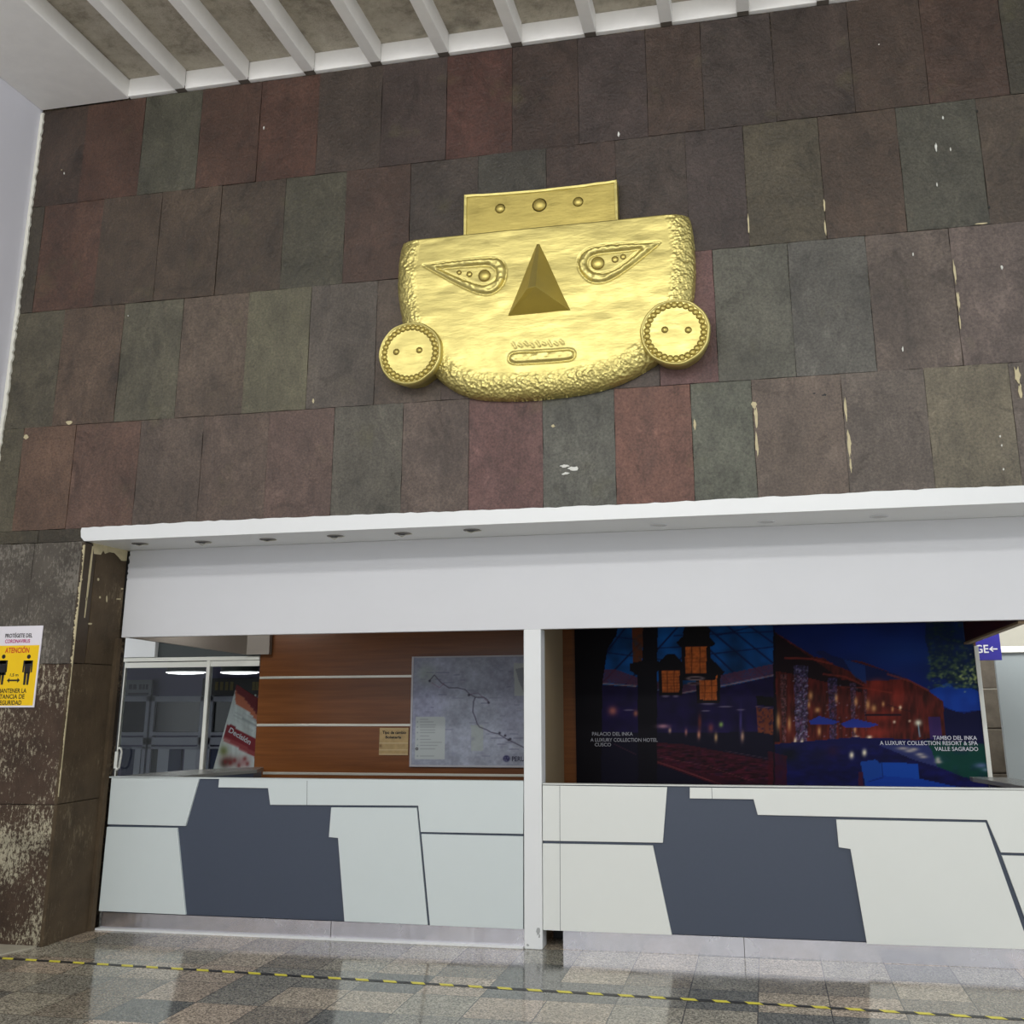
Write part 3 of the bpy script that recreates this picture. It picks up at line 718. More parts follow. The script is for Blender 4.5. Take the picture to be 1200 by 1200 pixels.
def paint_mural(U, V):
    A = Art(U, V, (10, 8, 22))
    # ---- left scene: glazed lobby at dusk
    A.poly([(600,700),(906,700),(906,812),(853,822),(800,832),(735,824),(700,812),(600,800)], (6, 62, 118))
    A.mul([(600,700),(906,700),(906,812),(600,832)], .5, .05, 3)
    for (a, b) in [((690,792),(760,700)),((706,800),(790,712)),((730,806),(812,715)),((668,760),(720,712)),((765,810),(830,735)),
                   ((820,728),(905,800)),((838,722),(912,782)),((862,722),(918,762)),((880,716),(925,745)),((825,755),(870,798)),((832,775),(855,800))]:
        A.line([a, b], 2.0, (8, 22, 58), .85)
    for (a, b) in [((690,742),(750,750)),((690,762),(790,775)),((790,745),(906,740)),((820,768),(906,758)),((840,745),(906,728)),((700,728),(780,732)),((760,760),(800,758))]:
        A.line([a, b], 1.5, (8, 24, 62), .8)
    A.poly([(700,784),(720,784),(750,795),(800,803),(850,790),(906,778),(906,791),(853,801),(800,812),(735,802),(704,800)], (84, 44, 66), .85, .4, .9, 5)
    A.line([(704,801),(745,804)], 1.4, (150, 120, 120), .8); A.line([(768,809),(800,812),(850,803),(908,791)], 1.5, (150, 116, 120), .8)
    A.poly([(700,802),(745,805),(800,813),(853,804),(908,792),(908,860),(700,860)], (22, 14, 52))
    A.mul([(700,802),(908,790),(908,860),(700,860)], .35, .06, 9)
    # floor and carpet
    A.poly([(600,858),(906,858),(906,945),(600,945)], (12, 10, 28))
    A.poly([(762,870),(800,872),(906,892),(906,924),(850,924),(762,892)], (52, 12, 24), .9, .5, .2, 7, 3)
    A.mul([(762,870),(906,892),(906,924),(762,892)], .8, .12, 13, 1, 5)
    A.line([(762,890),(800,903),(860,925)], 1.6, (120, 56, 56), .6); A.line([(765,886),(830,898),(880,915)], .9, (110, 56, 60), .5)
    A.line([(720,872),(745,884)], 1, (90, 50, 60), .5); A.line([(850,880),(906,890)], .9, (90, 60, 70), .5)
    A.poly([(600,860),(690,862),(690,940),(600,940)], (7, 5, 12))
    # dark arches on the left, stone pillar with capital
    A.poly([(600,690),(735,690),(722,745),(712,760),(706,800),(704,940),(600,940)], (7, 5, 12))
    A.poly([(740,690),(756,690),(752,782),(742,782)], (88, 42, 18), .95, .5, .2, 6)
    A.poly([(754,690),(772,690),(770,780),(770,930),(748,930),(747,792),(740,785),(739,778),(753,774)], (9, 7, 16))
    A.poly([(738,777),(772,774),(774,782),(766,792),(748,792),(738,786)], (12, 8, 16))
    # lanterns
    def lantern(xc, yt, w, h, yr):
        A.poly([(xc-w*.95, yt), (xc-w*.2, yr), (xc+w*.2, yr), (xc+w*.95, yt+1), (xc+w*.8, yt+5), (xc-w*.8, yt+5)], (10, 7, 14))
        A.poly([(xc-w*.72, yt+4), (xc+w*.72, yt+4), (xc+w*.68, yt+h+4), (xc-w*.66, yt+h+4)], (16, 10, 16))
        A.poly([(xc-w*.52, yt+5), (xc+w*.52, yt+5), (xc+w*.50, yt+h), (xc-w*.50, yt+h)], (166, 84, 34))
        A.mul([(xc-w*.6, yt), (xc+w*.6, yt), (xc+w*.6, yt+h), (xc-w*.6, yt+h)], .25, .3, 2)
        for q in (-.2, .2): A.line([(xc+w*q, yt+4), (xc+w*q, yt+h)], .8, (50, 20, 12), .8)
        for q in np.arange(.15, 1, .14): A.line([(xc-w*.5, yt+5+(h-5)*q), (xc+w*.5, yt+5+(h-5)*q)], .5, (90, 40, 20), .6)
    lantern(786, 781, 20, 30, 766); lantern(830, 786, 20, 34, 772); lantern(815.5, 753, 24, 36, 735)
    A.poly([(800,742),(803,733),(812,728),(820,728),(832,737),(832,748),(828,757),(806,757)], (12, 8, 12))
    A.poly([(800,789),(840,789),(838,797),(800,797)], (14, 9, 16))
    A.glow(815, 795, 11, 2.6, (150, 130, 130), .9, 3); A.glow(815, 795, 7.5, 1.4, (40, 30, 40), 1, 3); A.glow(813, 801, 8, 2, (120, 90, 90), .8, 3)
    A.glow(813, 801, 5, 1, (30, 20, 30), .9, 3)
    for (x, y, w) in [(780,816,5),(792,816,4),(830,825,9),(850,828,8),(868,832,5),(737,832,6),(827,833,5)]: A.glow(x, y, w, .9, (120, 110, 130), .8, 2)
    A.glow(718, 833, 5, 5, (190, 110, 90), .8); A.glow(745, 836, 2.5, 3.5, (180, 110, 80), .8)
    for (x, y, w, h, c) in [(777,851,7,2.4,(180,130,140)),(785,856,1.6,3,(200,160,130)),(804,858,1.5,4,(170,110,100)),(819,861,1.8,5,(210,140,110)),(839,864,1.8,5,(200,160,110)),(870,863,2,6,(190,150,120)),(845,849,2.4,3,(150,190,90)),(833,853,3,5,(120,60,60)),(820,846,2,9,(110,50,40)),(868,845,1.5,14,(70,60,120))]:
        A.glow(x, y, w, h, c, .85)
    A.poly([(886,829),(906,831),(906,861),(888,858)], (120, 58, 30), .8, .8, .5, 4)
    A.poly([(886,815),(912,818),(910,828),(887,826)], (8, 6, 10)); 
    A.line([(886,828),(908,830)], 1, (150, 120, 110), .5)
    # ---- right scene: resort facade at night
    sk = [(907,700),(1200,700),(1200,945),(907,945)]
    A.poly(sk, (5, 26, 86)); A.mul(sk, .22, .02, 21, 1, 2)
    A.poly([(907,700),(1200,700),(1200,728),(907,735)], (4, 12, 52), .6)
    A.glow(1060, 765, 60, 22, (16, 60, 132), .5); A.glow(960, 740, 50, 30, (5, 30, 96), .5)
    A.poly([(1083,812),(1110,800),(1140,802),(1160,806),(1160,832),(1120,834),(1090,820)], (14, 58, 150), .9, .3, .1, 3)
    A.poly([(1078,826),(1100,828),(1130,836),(1160,830),(1160,880),(1078,868)], (8, 10, 48))
    # building mass
    A.poly([(907,740),(955,770),(1010,775),(1062,795),(1086,808),(1105,822),(1108,862),(1060,870),(907,872)], (66, 22, 18))
    A.mul([(907,740),(955,770),(1062,795),(1105,822),(1108,865),(907,872)], .55, .12, 31, 2.2, .5)
    A.poly([(907,741),(958,776),(985,796),(1012,800),(1010,812),(970,800),(930,790),(907,786)], (22, 8, 14))
    A.poly([(955,764),(964,762),(975,768),(1010,778),(1050,790),(1062,796),(1040,797),(1012,798),(995,786),(975,778)], (12, 22, 66))
    A.poly([(988,772),(1014,780),(1016,802),(1000,792)], (18, 50, 110), .7)
    A.poly([(907,741),(909,741),(909,812),(914,870),(907,870)], (14, 8, 18))
    A.line([(920,771),(950,772),(975,778)], 2.2, (120, 42, 32), .8); A.line([(965,790),(990,793),(1012,803)], 2.2, (120, 44, 32), .7)
    A.line([(985,805),(1010,806),(1045,812)], 1.6, (128, 50, 36), .6); A.line([(1040,790),(1066,798),(1088,809)], 1.8, (130, 56, 42), .7)
    for (x, y, rx, ry) in [(1025,808,12,8),(1028,800,9,5),(1030,840,20,7),(1052,815,10,18),(1025,858,20,7)]: A.glow(x, y, rx, ry, (150, 48, 34), .6)
    # stone columns
    for (x0, x1, yt, yb, c) in [(930,947,780,878,(62,58,92)),(914,922,790,870,(70,48,52)),(970,981,795,876,(52,46,80)),(996,1003,800,868,(62,48,70)),(1012,1016,808,868,(70,46,60))]:
        pg = [(x0, yt), (x1, yt), (x1-1, yb), (x0+3, yb)]
        A.poly(pg, c, .75, .6, .6, int(x0)); A.mul(pg, .9, .6, int(x0)+2)
    for k in range(70):
        x = 930+18*hsh(k, 1, 2); y = 785+88*hsh(k, 2, 3); A.glow(x, y, 1.0, .7, (150, 150, 175), .7)
    for k in range(34):
        x = 966+42*hsh(k, 5, 2); y = 800+66*hsh(k, 6, 3); A.glow(x, y, .9, .8, (140, 130, 150), .6)
    # windows, lights, umbrellas
    for (x, y, w, h) in [(912,845,2.5,10),(925,848,2,8),(950,815,2.5,5),(958,832,3,3),(948,826,1.6,4),(980,818,1.8,5),(1017,826,2.5,6),(1024,830,3,4),(1003,822,2,5),(1035,825,1.6,3),(1046,831,1.4,3),(1055,830,1.6,3),(960,857,2,5),(1002,855,1.6,4)]:
        A.glow(x, y, w, h, (214, 160, 100), .8)
    A.line([(1015,838),(1055,838)], 2.4, (22, 10, 22), .9); A.line([(1040,826),(1068,834)], 1, (40, 16, 20), .9)
    A.poly([(948,845),(960,839),(984,846),(975,849),(950,849)], (34, 50, 130)); A.poly([(985,848),(1000,842),(1030,849),(1020,852),(990,852)], (34, 48, 130))
    for (x, y, w, h) in [(1004,865,3.5,2.5),(1019,864,3,2),(1048,846,1.6,1.6),(1055,829,1.4,1.8),(1066,845,1.4,1.2),(932,868,1.6,4),(940,870,1.6,4),(997,878,1.4,2)]:
        A.glow(x, y, w, h, (240, 220, 190), .9)
    A.line([(1076,848),(1078,863)], 1.4, (120, 150, 170), .8); A.glow(1076, 847, 4, 3.5, (225, 225, 200), .95)
    A.poly([(1088,840),(1102,840),(1104,866),(1090,866)], (46, 32, 92), .8)
    # terrace, lawn
    A.poly([(907,872),(1000,864),(1060,866),(1160,880),(1160,945),(907,945)], (12, 14, 62)); A.mul([(907,872),(1160,872),(1160,945),(907,945)], .35, .08, 41, 1, 2)
    A.poly([(1030,873),(1062,872),(1100,874),(1112,890),(1140,900),(1110,902),(1070,890)], (46, 54, 100), .8)
    A.poly([(1085,868),(1160,872),(1160,918),(1128,910),(1098,898),(1092,880)], (6, 56, 46), .95, .3, .1, 5)
    for (x, y, w) in [(1058,877,7),(1066,880,6),(1071,878,5),(1078,884,5),(1082,887,5),(1100,893,4)]: A.glow(x, y, w, 1.7, (170, 160, 150), .85)
    A.glow(1099, 890, 3, 3, (190, 180, 170), .8); A.glow(1150, 897, 8, 3, (110, 110, 160), .7); A.glow(1156, 902, 5, 2, (150, 150, 190), .6)
    for (x, y) in [(998,885),(1013,882)]: A.glow(x, y, 2.6, 4, (235, 225, 190), .95)
    A.glow(976, 880, 8, 7, (40, 16, 40), .7); A.glow(925, 885, 14, 10, (10, 14, 20), .8); A.glow(960, 885, 10, 8, (14, 14, 40), .8)
    # blue sofa
    A.poly([(1008,893),(1026,890),(1033,896),(1034,912),(1016,930),(1012,910)], (18, 58, 134))
    A.poly([(1031,893),(1076,895),(1078,914),(1034,911)], (16, 62, 150)); A.poly([(1016,915),(1034,909),(1080,913),(1140,926),(1140,945),(1010,945)], (14, 52, 140))
    A.line([(1033,893),(1035,911),(1018,916)], 1, (8, 28, 80), .8); A.poly([(1006,905),(1011,905),(1012,940),(1006,940)], (66, 22, 40), .8)
    A.poly([(700,915),(907,915),(907,945),(700,945)], (16, 6, 20), .3)
    A.poly([(900,880),(922,886),(922,940),(900,940)], (60, 10, 22), .7, .3, .2, 5)
    # foliage
    tr = [(1086,700),(1145,700),(1150,760),(1152,812),(1136,806),(1118,806),(1108,796),(1092,794),(1090,770),(1084,750)]
    A.poly(tr, (10, 26, 44), .7, .5, .15, 51)
    r = random.Random(2)
    for k in range(420):
        x = r.uniform(1088, 1152); y = r.uniform(728, 806); g = min(1, max(0, (y-745)/50))*r.random()
        if r.random() < .35 and y < 770: continue
        A.glow(x, y, r.uniform(1, 3), r.uniform(.7, 1.8), (30+110*g, 50+110*g, 42+40*g), r.uniform(.3, .75))
    for k in range(60):
        x = r.gauss(1135, 8); y = r.gauss(793, 7); A.glow(x, y, 1.2, .9, (178, 190, 110), .6)
    A.poly([(906.2,738),(908.2,738),(908.2,940),(906.2,940)], (8, 6, 16), .7)
    return A.c
MUR = thing('wall_mural', 'dark blue night photo mural of hotel buildings behind right counter', 'mural', (0, YW-.02, 1.7))
YM = YW-.02
mx0 = pw((674.5, 830), YM)[0]; mx1 = pw((1144, 785), YM)[0]
MUR_GAIN = 1.2
mo = art_sheet('printed_panel', mx0, mx1, .93, 2.5, YM, 470, 190, paint_mural, M_PRINT, MUR_GAIN, MUR, .018)
s = MB(); s.box(mx1, mx1+.034, YM-.012, YW, .93, 2.06); adopt(s.build('edge_trim', M_FRAME, bevel=.003), MUR)
def mtext(sx, u, v, hpx, wpx, al, mat):
    x, z = pw((u, v), YM-.001); k = 1/130.0
    text(sx, x, YM, z, hpx*k, mat, MUR, width=wpx*k, align=al, name='caption', ext=.002, bold=.012)
M_CAP = simple('white_caption', (205, 205, 215), .5)
M_CAP2 = simple('faded_caption', (150, 150, 158), .5)
mtext('TAMBO DEL INKA', 1145, 867, 4.0, 43.5, 'RIGHT', M_CAP)
mtext('A LUXURY COLLECTION RESORT & SPA', 1146, 873.2, 4.0, 98, 'RIGHT', M_CAP)
mtext('VALLE SAGRADO', 1146.5, 880, 4.0, 43, 'RIGHT', M_CAP)
mtext('PALACIO DEL INKA', 694, 862, 3.8, 46, 'LEFT', M_CAP2)
mtext('A LUXURY COLLECTION HOTEL', 692, 869, 3.8, 75.5, 'LEFT', M_CAP2)
mtext('CUSCO', 697, 874.5, 3.6, 18.5, 'LEFT', M_CAP2)

def paint_map(U, V):
    A = Art(U, V, (124, 126, 148)); ALL = [(400,700),(800,700),(800,1000),(400,1000)]
    A.poly(ALL, (132, 140, 144), .5, .9, .02, 8); A.mul(ALL, .12, .09, 3); A.mul(ALL, .08, .4, 5)
    A.poly([(552,850),(566,850),(566,880),(552,880)], (138, 146, 138), .6)
    A.glow(500, 790, 12, 12, (128, 140, 128), .6)
    T = [(503,798),(509,791),(517,800),(526,806),(536,806),(545,808),(551,814),(557,817),(562,817),(567,817),(571,820),(573,823)]
    A.line(T, 1.1, (66, 62, 76), .9)
    A.line([(557,817),(555,822),(554,834),(557,841),(559,848),(562,852),(570,855),(575,858),(584,860),(592,865),(600,869),(606,872),(614,876),(630,884)], 1.2, (60, 56, 72), .9)
    A.line([(549,814),(560,812),(566,817),(573,824)], .8, (90, 70, 90), .7)
    A.line([(506,800),(515,806),(520,801)], .7, (110, 70, 90), .6)
    for (x, y) in [(503.5,798),(549.5,814.5),(572.5,823.5),(585.5,859),(592,862),(596,867),(598,866)]: A.glow(x, y, 1.5, 1.5, (40, 38, 52), .95, 2)
    r = random.Random(5)
    for (x, y, w) in [(500,788,8),(511,788,15),(510,796,7),(520,800,12),(514,814,9),(531,818,12),(545,809,10),(560,818,10),(574,818,13),(564,824,8),(550,847,7),(567,847,5),(570,860,14),(576,865,14),(594,855,7),(598,860,9),(602,865,11),(592,870,12),(597,878,11),(583,872,10),(603,826,5),(606,833,4),(586,839,6),(594,805,4),(596,787,3),(586,786,3),(565,886,9),(520,855,10),(493,796,6),(498,834,5),(505,829,3),(532,791,6),(540,797,5)]:
        A.line([(x, y), (x+w, y+r.uniform(-.2, .2))], 1.0, (84, 84, 102), r.uniform(.35, .75))
    for k in range(16):
        x = r.uniform(490, 612); y = r.uniform(775, 892); A.glow(x, y, 2.2, 2.2, (100, 102, 120), .4)
    A.poly([(487,840),(521.5,840),(521,890),(486,890)], (150, 156, 156))
    for k, (y, w) in enumerate([(843,9),(846,15),(849.5,18),(852,17),(855.5,17),(858.5,17),(862.5,10),(866.5,12),(870,25),(873.5,20),(877.5,17),(886,16)]):
        A.line([(492.5, y), (492.5+w, y)], .8, (104, 108, 112), .7)
        if k % 2: A.glow(489.2, y, .7, .7, (80, 90, 100), .8)
    A.glow(488.5, 877.5, 1.7, 1.7, (20, 20, 24), 1, 3); A.glow(488.5, 877.5, .7, .7, (150, 150, 150), 1, 2)
    A.poly([(602,777),(630,777),(630,815.5),(603,815.5)], (146, 152, 152)); A.poly([(604,784),(614,782),(614,812),(608,798)], (112, 116, 122))
    A.glow(593.5, 889, 4.1, 3.9, (34, 34, 72), 1, 4); 
    for (x, y) in [(592,888),(595,888),(593.5,891),(591.7,890.5)]: A.glow(x, y, .8, .9, (110, 112, 130), .8)
    return A.c
mp = thing('route_map', 'grey framed railway route map on the wood wall behind left counter', 'map', (-2.5, YW-.03, 1.6))
YP = YW-.028
px0 = pw((484.3, 800), YP)[0]; pz1 = pw((490, 771), YP)[1]; pz0 = pw((490, 896.5), YP)[1]; px1 = -1.80
art_sheet('printed_sheet', px0, px1, pz0, pz1, YP, 230, 180, paint_map, M_PAPER, 1.5, mp, .01)
s = MB()
s.box(px0-.018, px0, YP-.004, YW, pz0-.016, pz1+.012); s.box(px0, px1, YP-.004, YW, pz1, pz1+.012); s.box(px0, px1, YP-.004, YW, pz0-.016, pz0)
adopt(s.build('frame', simple('dull_silver_frame', (176, 174, 178), .4, .3), bevel=.002), mp)
x, z = pw((600, 892), YP); text('PERURAIL', x, YP, z, 5/127., M_TXTB, mp, width=.215, ext=.002, bold=.02)

def paint_card(U, V):
    A = Art(U, V, (196, 168, 118)); A.mul([(400,800),(500,800),(500,900),(400,900)], .08, .3, 2)
    for y in (870.8, 878.7): A.line([(440, y), (480, y)], .9, (232, 210, 168), .9)
    A.line([(440,854),(480,854)], 1.6, (214, 186, 140), .9); A.line([(440,884),(480,884)], 1.4, (220, 192, 150), .9)
    A.glow(446, 874, 1.6, 2, (110, 80, 50), .7)
    return A.c
cd = thing('rate_notice', 'small tan notice card left of the route map', 'notice', (-3.2, YW-.01, 1.3))
cx0, cz1 = pw((445, 853), YW-.012); cx1, cz0 = pw((478, 885), YW-.012)
art_sheet('card', cx0, cx1, cz0, cz1, YW-.012, 50, 50, paint_card, M_PAPER, .72, cd, .01)
x, z = pw((462, 860), YW-.012); text('Tipo de cambio', x, YW-.012, z, .026, M_TXTK, cd, width=.225, align='CENTER', ext=.002, bold=.03)
x, z = pw((461, 865.3), YW-.012); text('Boletería', x, YW-.012, z, .022, M_TXTK, cd, width=.15, align='CENTER', ext=.002, bold=.03)

# ------------------------------------------------------------ glass door and side window at the left
YG = YW+.02
def bar(mb, p0, p1, y0=YG-.03, y1=YG+.03):
    (xa, za), (xb, zb) = pw(p0, YG-.03), pw(p1, YG-.03); mb.box(min(xa, xb), max(xa, xb), y0, y1, min(za, zb), max(za, zb))
zt1 = pw((200, 770.5), YG)[1]; zt0 = pw((200, 775), YG)[1]; zf = pw((200, 782.3), YG)[1]
xj = pw((145.5, 800), YG)[0]; xm0 = pw((244, 780), YG)[0]; xm1 = pw((248, 780), YG)[0]; xe = -4.66; xw0 = -6.6
dr = struct(empty('door_1', (xj, YG, 0)))
s = MB(); s.box(xj, xj+.012, YG-.02, YG+.02, .02, zt0); s.box(xj+.012, xm0-.006, YG-.02, YG+.02, zf, zt0-.008)
adopt(s.build('frame', M_FRAME, bevel=.002), dr)
s = MB(); s.box(xj+.012, xm0-.006, YG-.005, YG+.005, .02, zf); adopt(s.build('pane', M_GLASS), dr)
h0 = pw((136, 877), YG-.06); h1 = pw((133.5, 902), YG-.06); dx = h0[0]+.02
s = MB()
ax = xj+.02; bx = xj+.085
s.tube([(ax, YG-.03, h1[1]+.02), (ax+.03, YG-.06, h1[1]), (bx, YG-.08, h1[1]+.02), (bx+.012, YG-.08, h0[1]-.03), (bx, YG-.08, h0[1]), (ax+.03, YG-.06, h0[1]+.004), (ax, YG-.03, h0[1]-.02)], .009, 10)
s.box(xj-.006, xj+.03, YG-.04, YG-.02, h1[1]+.01, h0[1]-.03)
adopt(s.build('handle', M_FRAME, smooth=False), dr)
wn_ = struct(empty('window_1', ((xm1+xe)/2, YG, 0)))
s = MB(); s.box(xw0, xe, YG-.03, YG+.03, zt0, zt1); s.box(xm0, xm1, YG-.03, YG+.03, 0, zt0); s.box(xm1, xe, YG-.025, YG+.025, pw((270, 781), YG)[1], zt0-.004)
adopt(s.build('frame', M_FRAME, bevel=.003), wn_)
s = MB(); s.box(xm1, xe, YG-.005, YG+.005, 0, zf+.01); adopt(s.build('pane', M_GLASS), wn_)
xt = pw((184.5, 760), YG)[0]
s = MB(); s.box(xw0, xt, YG-.04, YG+.02, zt1+.004, 2.7); 
tag(s.build('transom_box', M_WHITEGLOSS, bevel=.004), 'white boxed panel above the left end of the glass door frame', 'panel')
s = MB(); s.box(xt+.01, xe, YG, YG+.02, zt1+.004, 2.7); struct(s.build('wall_transom', M_DARKGREY))
s = MB(); s.box(-6.6, xj-.003, YG-.02, YG+.04, 0, zt0); struct(s.build('trim_3', M_BLACK))

# ------------------------------------------------------------ hall seen through the glass
YH = 16.0
s = MB(); s.box(-14, -3.6, YH, YH+.2, 0, 2.9); s.box(-3.6, -3.4, YW+.1, YH, 0, 2.9); s.box(-14.2, -14, YW+.1, YH, 0, 2.9)
struct(s.build('wall_far', M_NAVYWALL))
s = MB(); s.box(-14, -3.5, YW+.35, YH+.1, 2.36, 2.45); struct(s.build('ceiling_far', M_DARKGREY))
def hp(u, v, y=YH): return pw((u, v), y)
def hbox(mb, u0, v0, u1, v1, y0, y1, mi=0):
    za, zb = hp(u0, v0, y0)[1], hp(u1, v1, y0)[1]; xa, xb = hp(u0, 860, y0)[0], hp(u1, 860, y0)[0]; mb.box(min(xa, xb), max(xa, xb), y0, y1, min(za, zb), max(za, zb), mi)
def shopfront(label, u0, u1, glass_parts, group='ticket windows in the far hall'):
    t = thing('shop_window', label, 'shop window', (hp((u0+u1)/2, 900)[0], YH-.1, 0), group)
    f = MB()
    hbox(f, u0, 815, u0+4, 935, YH-.1, YH); hbox(f, u1-4, 815, u1, 935, YH-.1, YH)
    hbox(f, u0, 816, u1, 822, YH-.1, YH); hbox(f, u0, 858, u1, 862, YH-.12, YH); hbox(f, u0, 864, u1, 873, YH-.1, YH); hbox(f, u0, 875, u1, 878, YH-.1, YH)
    adopt(f.build('frame', M_BLUEGREY, bevel=.004), t)
    g = MB(); hbox(g, u0+4, 822, u1-4, 858, YH-.04, YH-.01); adopt(g.build('upper_pane', M_DIM), t)
    for (a, b, m_) in glass_parts:
        g = MB(); hbox(g, a, 878, b, 940, YH-.06, YH-.01); adopt(g.build('lower_panel', m_), t)
M_PALEP = simple('pale_blue_panel', (176, 182, 194), .5)
shopfront('blue grey framed ticket window behind the glass door, beside door handle', 120, 172, [(146, 160, M_BLUECURT), (160, 167, M_PALEP)])
shopfront('blue grey framed ticket window in the middle of the glass door view', 174.5, 236, [(179, 187, M_DARKGREY), (187, 200, M_PALEP), (200, 214, M_BLUECURT), (218, 232, M_PALEP)])
shopfront('blue grey framed ticket window seen through the side pane behind banner', 243, 290, [(248, 262, M_BLUECURT), (266, 286, M_DIM)])
s = MB(); hbox(s, 140, 797, 173, 815, YH-.2, YH-.15)
g = thing('hanging_sign', 'dim grey sign with unreadable lettering at left of far hall', 'sign', (hp(156, 806)[0], YH-.15, hp(156, 817)[1]), 'signs in the far hall')
adopt(s.build('board', simple('dim_sign_grey', (120, 124, 132), .5)), g)
for (a, b, c, d) in [(146,802,150,808),(151,802,155,808),(158,802,161,808),(162,802,165,808),(166,802,169,808),(146,812,170,814.5)]: s = MB(); hbox(s, a, b, c, d, YH-.204, YH-.2); adopt(s.build('blurred_letter', M_TXTD), g)
g = thing('hanging_sign', 'black sign with dim yellow blurred letters beside the banner top', 'sign', (hp(255, 806)[0], YH-.25, hp(255, 812)[1]), 'signs in the far hall')
s = MB(); hbox(s, 233, 795, 300, 815, YH-.3, YH-.2); adopt(s.build('board', M_BLACK), g)
M_DIMY = simple('dim_yellow', (96, 84, 24), .5)
for a in (248, 254, 260, 266, 292, 296): s = MB(); hbox(s, a, 799, a+3.6, 809, YH-.304, YH-.3); adopt(s.build('blurred_letter', M_DIMY), g)
for (u0, u1, lab) in [(198, 238, 'glowing oval built in for a lamp reflection in the glass door'), (261, 301, 'glowing oval built in for a lamp reflection in the side pane above banner')]:
    YLm = 14.0; (xa, za), (xb, zb) = hp(u0, 789.5, YLm), hp(u1, 789.5, YLm); xc = (xa+xb)/2; R = (xb-xa)/2  # glowing discs built behind the glass in place of lamp reflections on it
    t = thing('lamp_reflection', lab, 'lamp', (xc, YLm, za), 'lamp reflections built behind the glass')
    d = MB(); n = 32; vs = []; prof = [(1, .02), (1, .012), (.85, .0), (.5, -.008), (.05, -.01)]
    for (rr, zz) in prof: vs += [(xc+R*rr*math.cos(2*PI*a/n), YLm+R*rr*math.sin(2*PI*a/n), za+zz) for a in range(n)]
    d.add(vs, [(j*n+a, j*n+(a+1) % n, (j+1)*n+(a+1) % n, (j+1)*n+a) for j in range(len(prof)-1) for a in range(n)]+[tuple(4*n+a for a in range(n))])
    adopt(d.build('reflection_disc', M_LAMPREFL, smooth=True), t)
    d = MB(); d.cyl((xc, YLm, za+.02), (xc, YLm, 2.36), R*.98, 32)
    adopt(d.build('disc_backing', M_DARKGREY), t)
pl_ = bpy.data.lights.new('far_hall_light', 'AREA'); pl_.shape = 'RECTANGLE'; pl_.size = 3; pl_.size_y = 2; pl_.energy = 48
lo = bpy.data.objects.new('far_hall_light', pl_); COL.objects.link(lo); lo.location = (-8, 13, 2.7)

# banner behind the side pane
YBn = 9.75
def B3(u, v, y=YBn): return ony((u, v), y)
bn = thing('pull_up_banner', 'tall tilted white and maroon pull-up banner behind the side pane', 'banner', (-5.1, YBn, 0))
def paint_banner(U, V):
    A = Art(U, V, (214, 218, 214)); ALL = [(200,750),(350,750),(350,960),(200,960)]
    A.mul(ALL, .12, .12, 4, 2.5, .4)
    A.poly([(275,798),(330,820),(330,862),(304,836),(290,822),(276,818)], (120, 40, 44)); A.poly([(276,810),(284,816),(330,870),(330,880),(290,832),(276,825)], (206, 116, 84))
    A.poly([(284,815),(330,855),(330,866),(300,836)], (120, 38, 44), .9)
    for k, (x, y) in enumerate([(276,834),(274,839),(273,843),(284,836),(284,842)]): A.line([(x, y), (x+24, y+13)], 1.3, (110, 112, 118), .55)
    A.poly([(266,848),(272,850),(330,884),(330,908),(262,864)], (142, 40, 48)); A.poly([(262,862),(306,884),(306,892),(262,868)], (176, 84, 84), .7)
    A.glow(262, 880, 5, 6, (110, 116, 50), .8); A.glow(268, 892, 9, 6, (110, 48, 40), .85); A.glow(285, 893, 7, 6, (190, 110, 110), .6); A.glow(262, 895, 4, 5, (60, 44, 30), .7)
    for (x, y) in [(264,893),(270,894),(275,891),(287,889),(290,895),(280,897)]: A.glow(x, y, 2, 2.4, (150, 44, 44), .8)
    return A.c
tl = B3(277.5, 802); bl = B3(250, 901); tr_ = (tl[0]+.55, YBn, B3(303, 816.5)[2]-.22*0); slope = (B3(303, 816.5)[2]-tl[2])/(B3(303, 816.5)[0]-tl[0])
dnx = (bl[0]-tl[0])/(bl[2]-tl[2])
wB = .62; zbot = .05
nx, nz_ = 60, 110
verts = []; 
for j in range(nz_):
    for i in range(nx):
        a = i/(nx-1); t = j/(nz_-1)
        ztop = tl[2]+slope*wB*a; z = zbot+(ztop-zbot)*t
        x = tl[0]+(z-tl[2])*dnx+wB*a*(1 - .0)
        verts.append((x, YBn, z))
X = np.array([v[0] for v in verts]).reshape(nz_, nx); Z = np.array([v[2] for v in verts]).reshape(nz_, nx)
U, V = proj(X, np.full(X.shape, YBn), Z); c = np.clip(paint_banner(U, V), 0, 255)/255; c = np.where(c <= .04045, c/12.92, ((c+.055)/1.055)**2.4)*1.1
o = mesh_obj('printed_sheet', verts, [(j*nx+i, j*nx+i+1, (j+1)*nx+i+1, (j+1)*nx+i) for j in range(nz_-1) for i in range(nx-1)], M_PAPER)
so = o.modifiers.new('thickness', 'SOLIDIFY'); so.thickness = .004; so.offset = -1
at = o.data.color_attributes.new('Col', 'FLOAT_COLOR', 'POINT'); cc = np.ones((len(verts), 4), np.float32); cc[:, :3] = c.reshape(-1, 3); at.data.foreach_set('color', cc.ravel())
adopt(o, bn)
s = MB(); s.box(bl[0]-.25, bl[0]+wB-.1, YBn-.08, YBn+.1, 0, .06); adopt(s.build('base', M_ALU, bevel=.01), bn)
s = MB(); s.tube([(bl[0]+.2, YBn+.03, .05), (tl[0]+.2, YBn+.03, tl[2]-.1)], .012, 8); adopt(s.build('support_pole', M_ALU), bn)
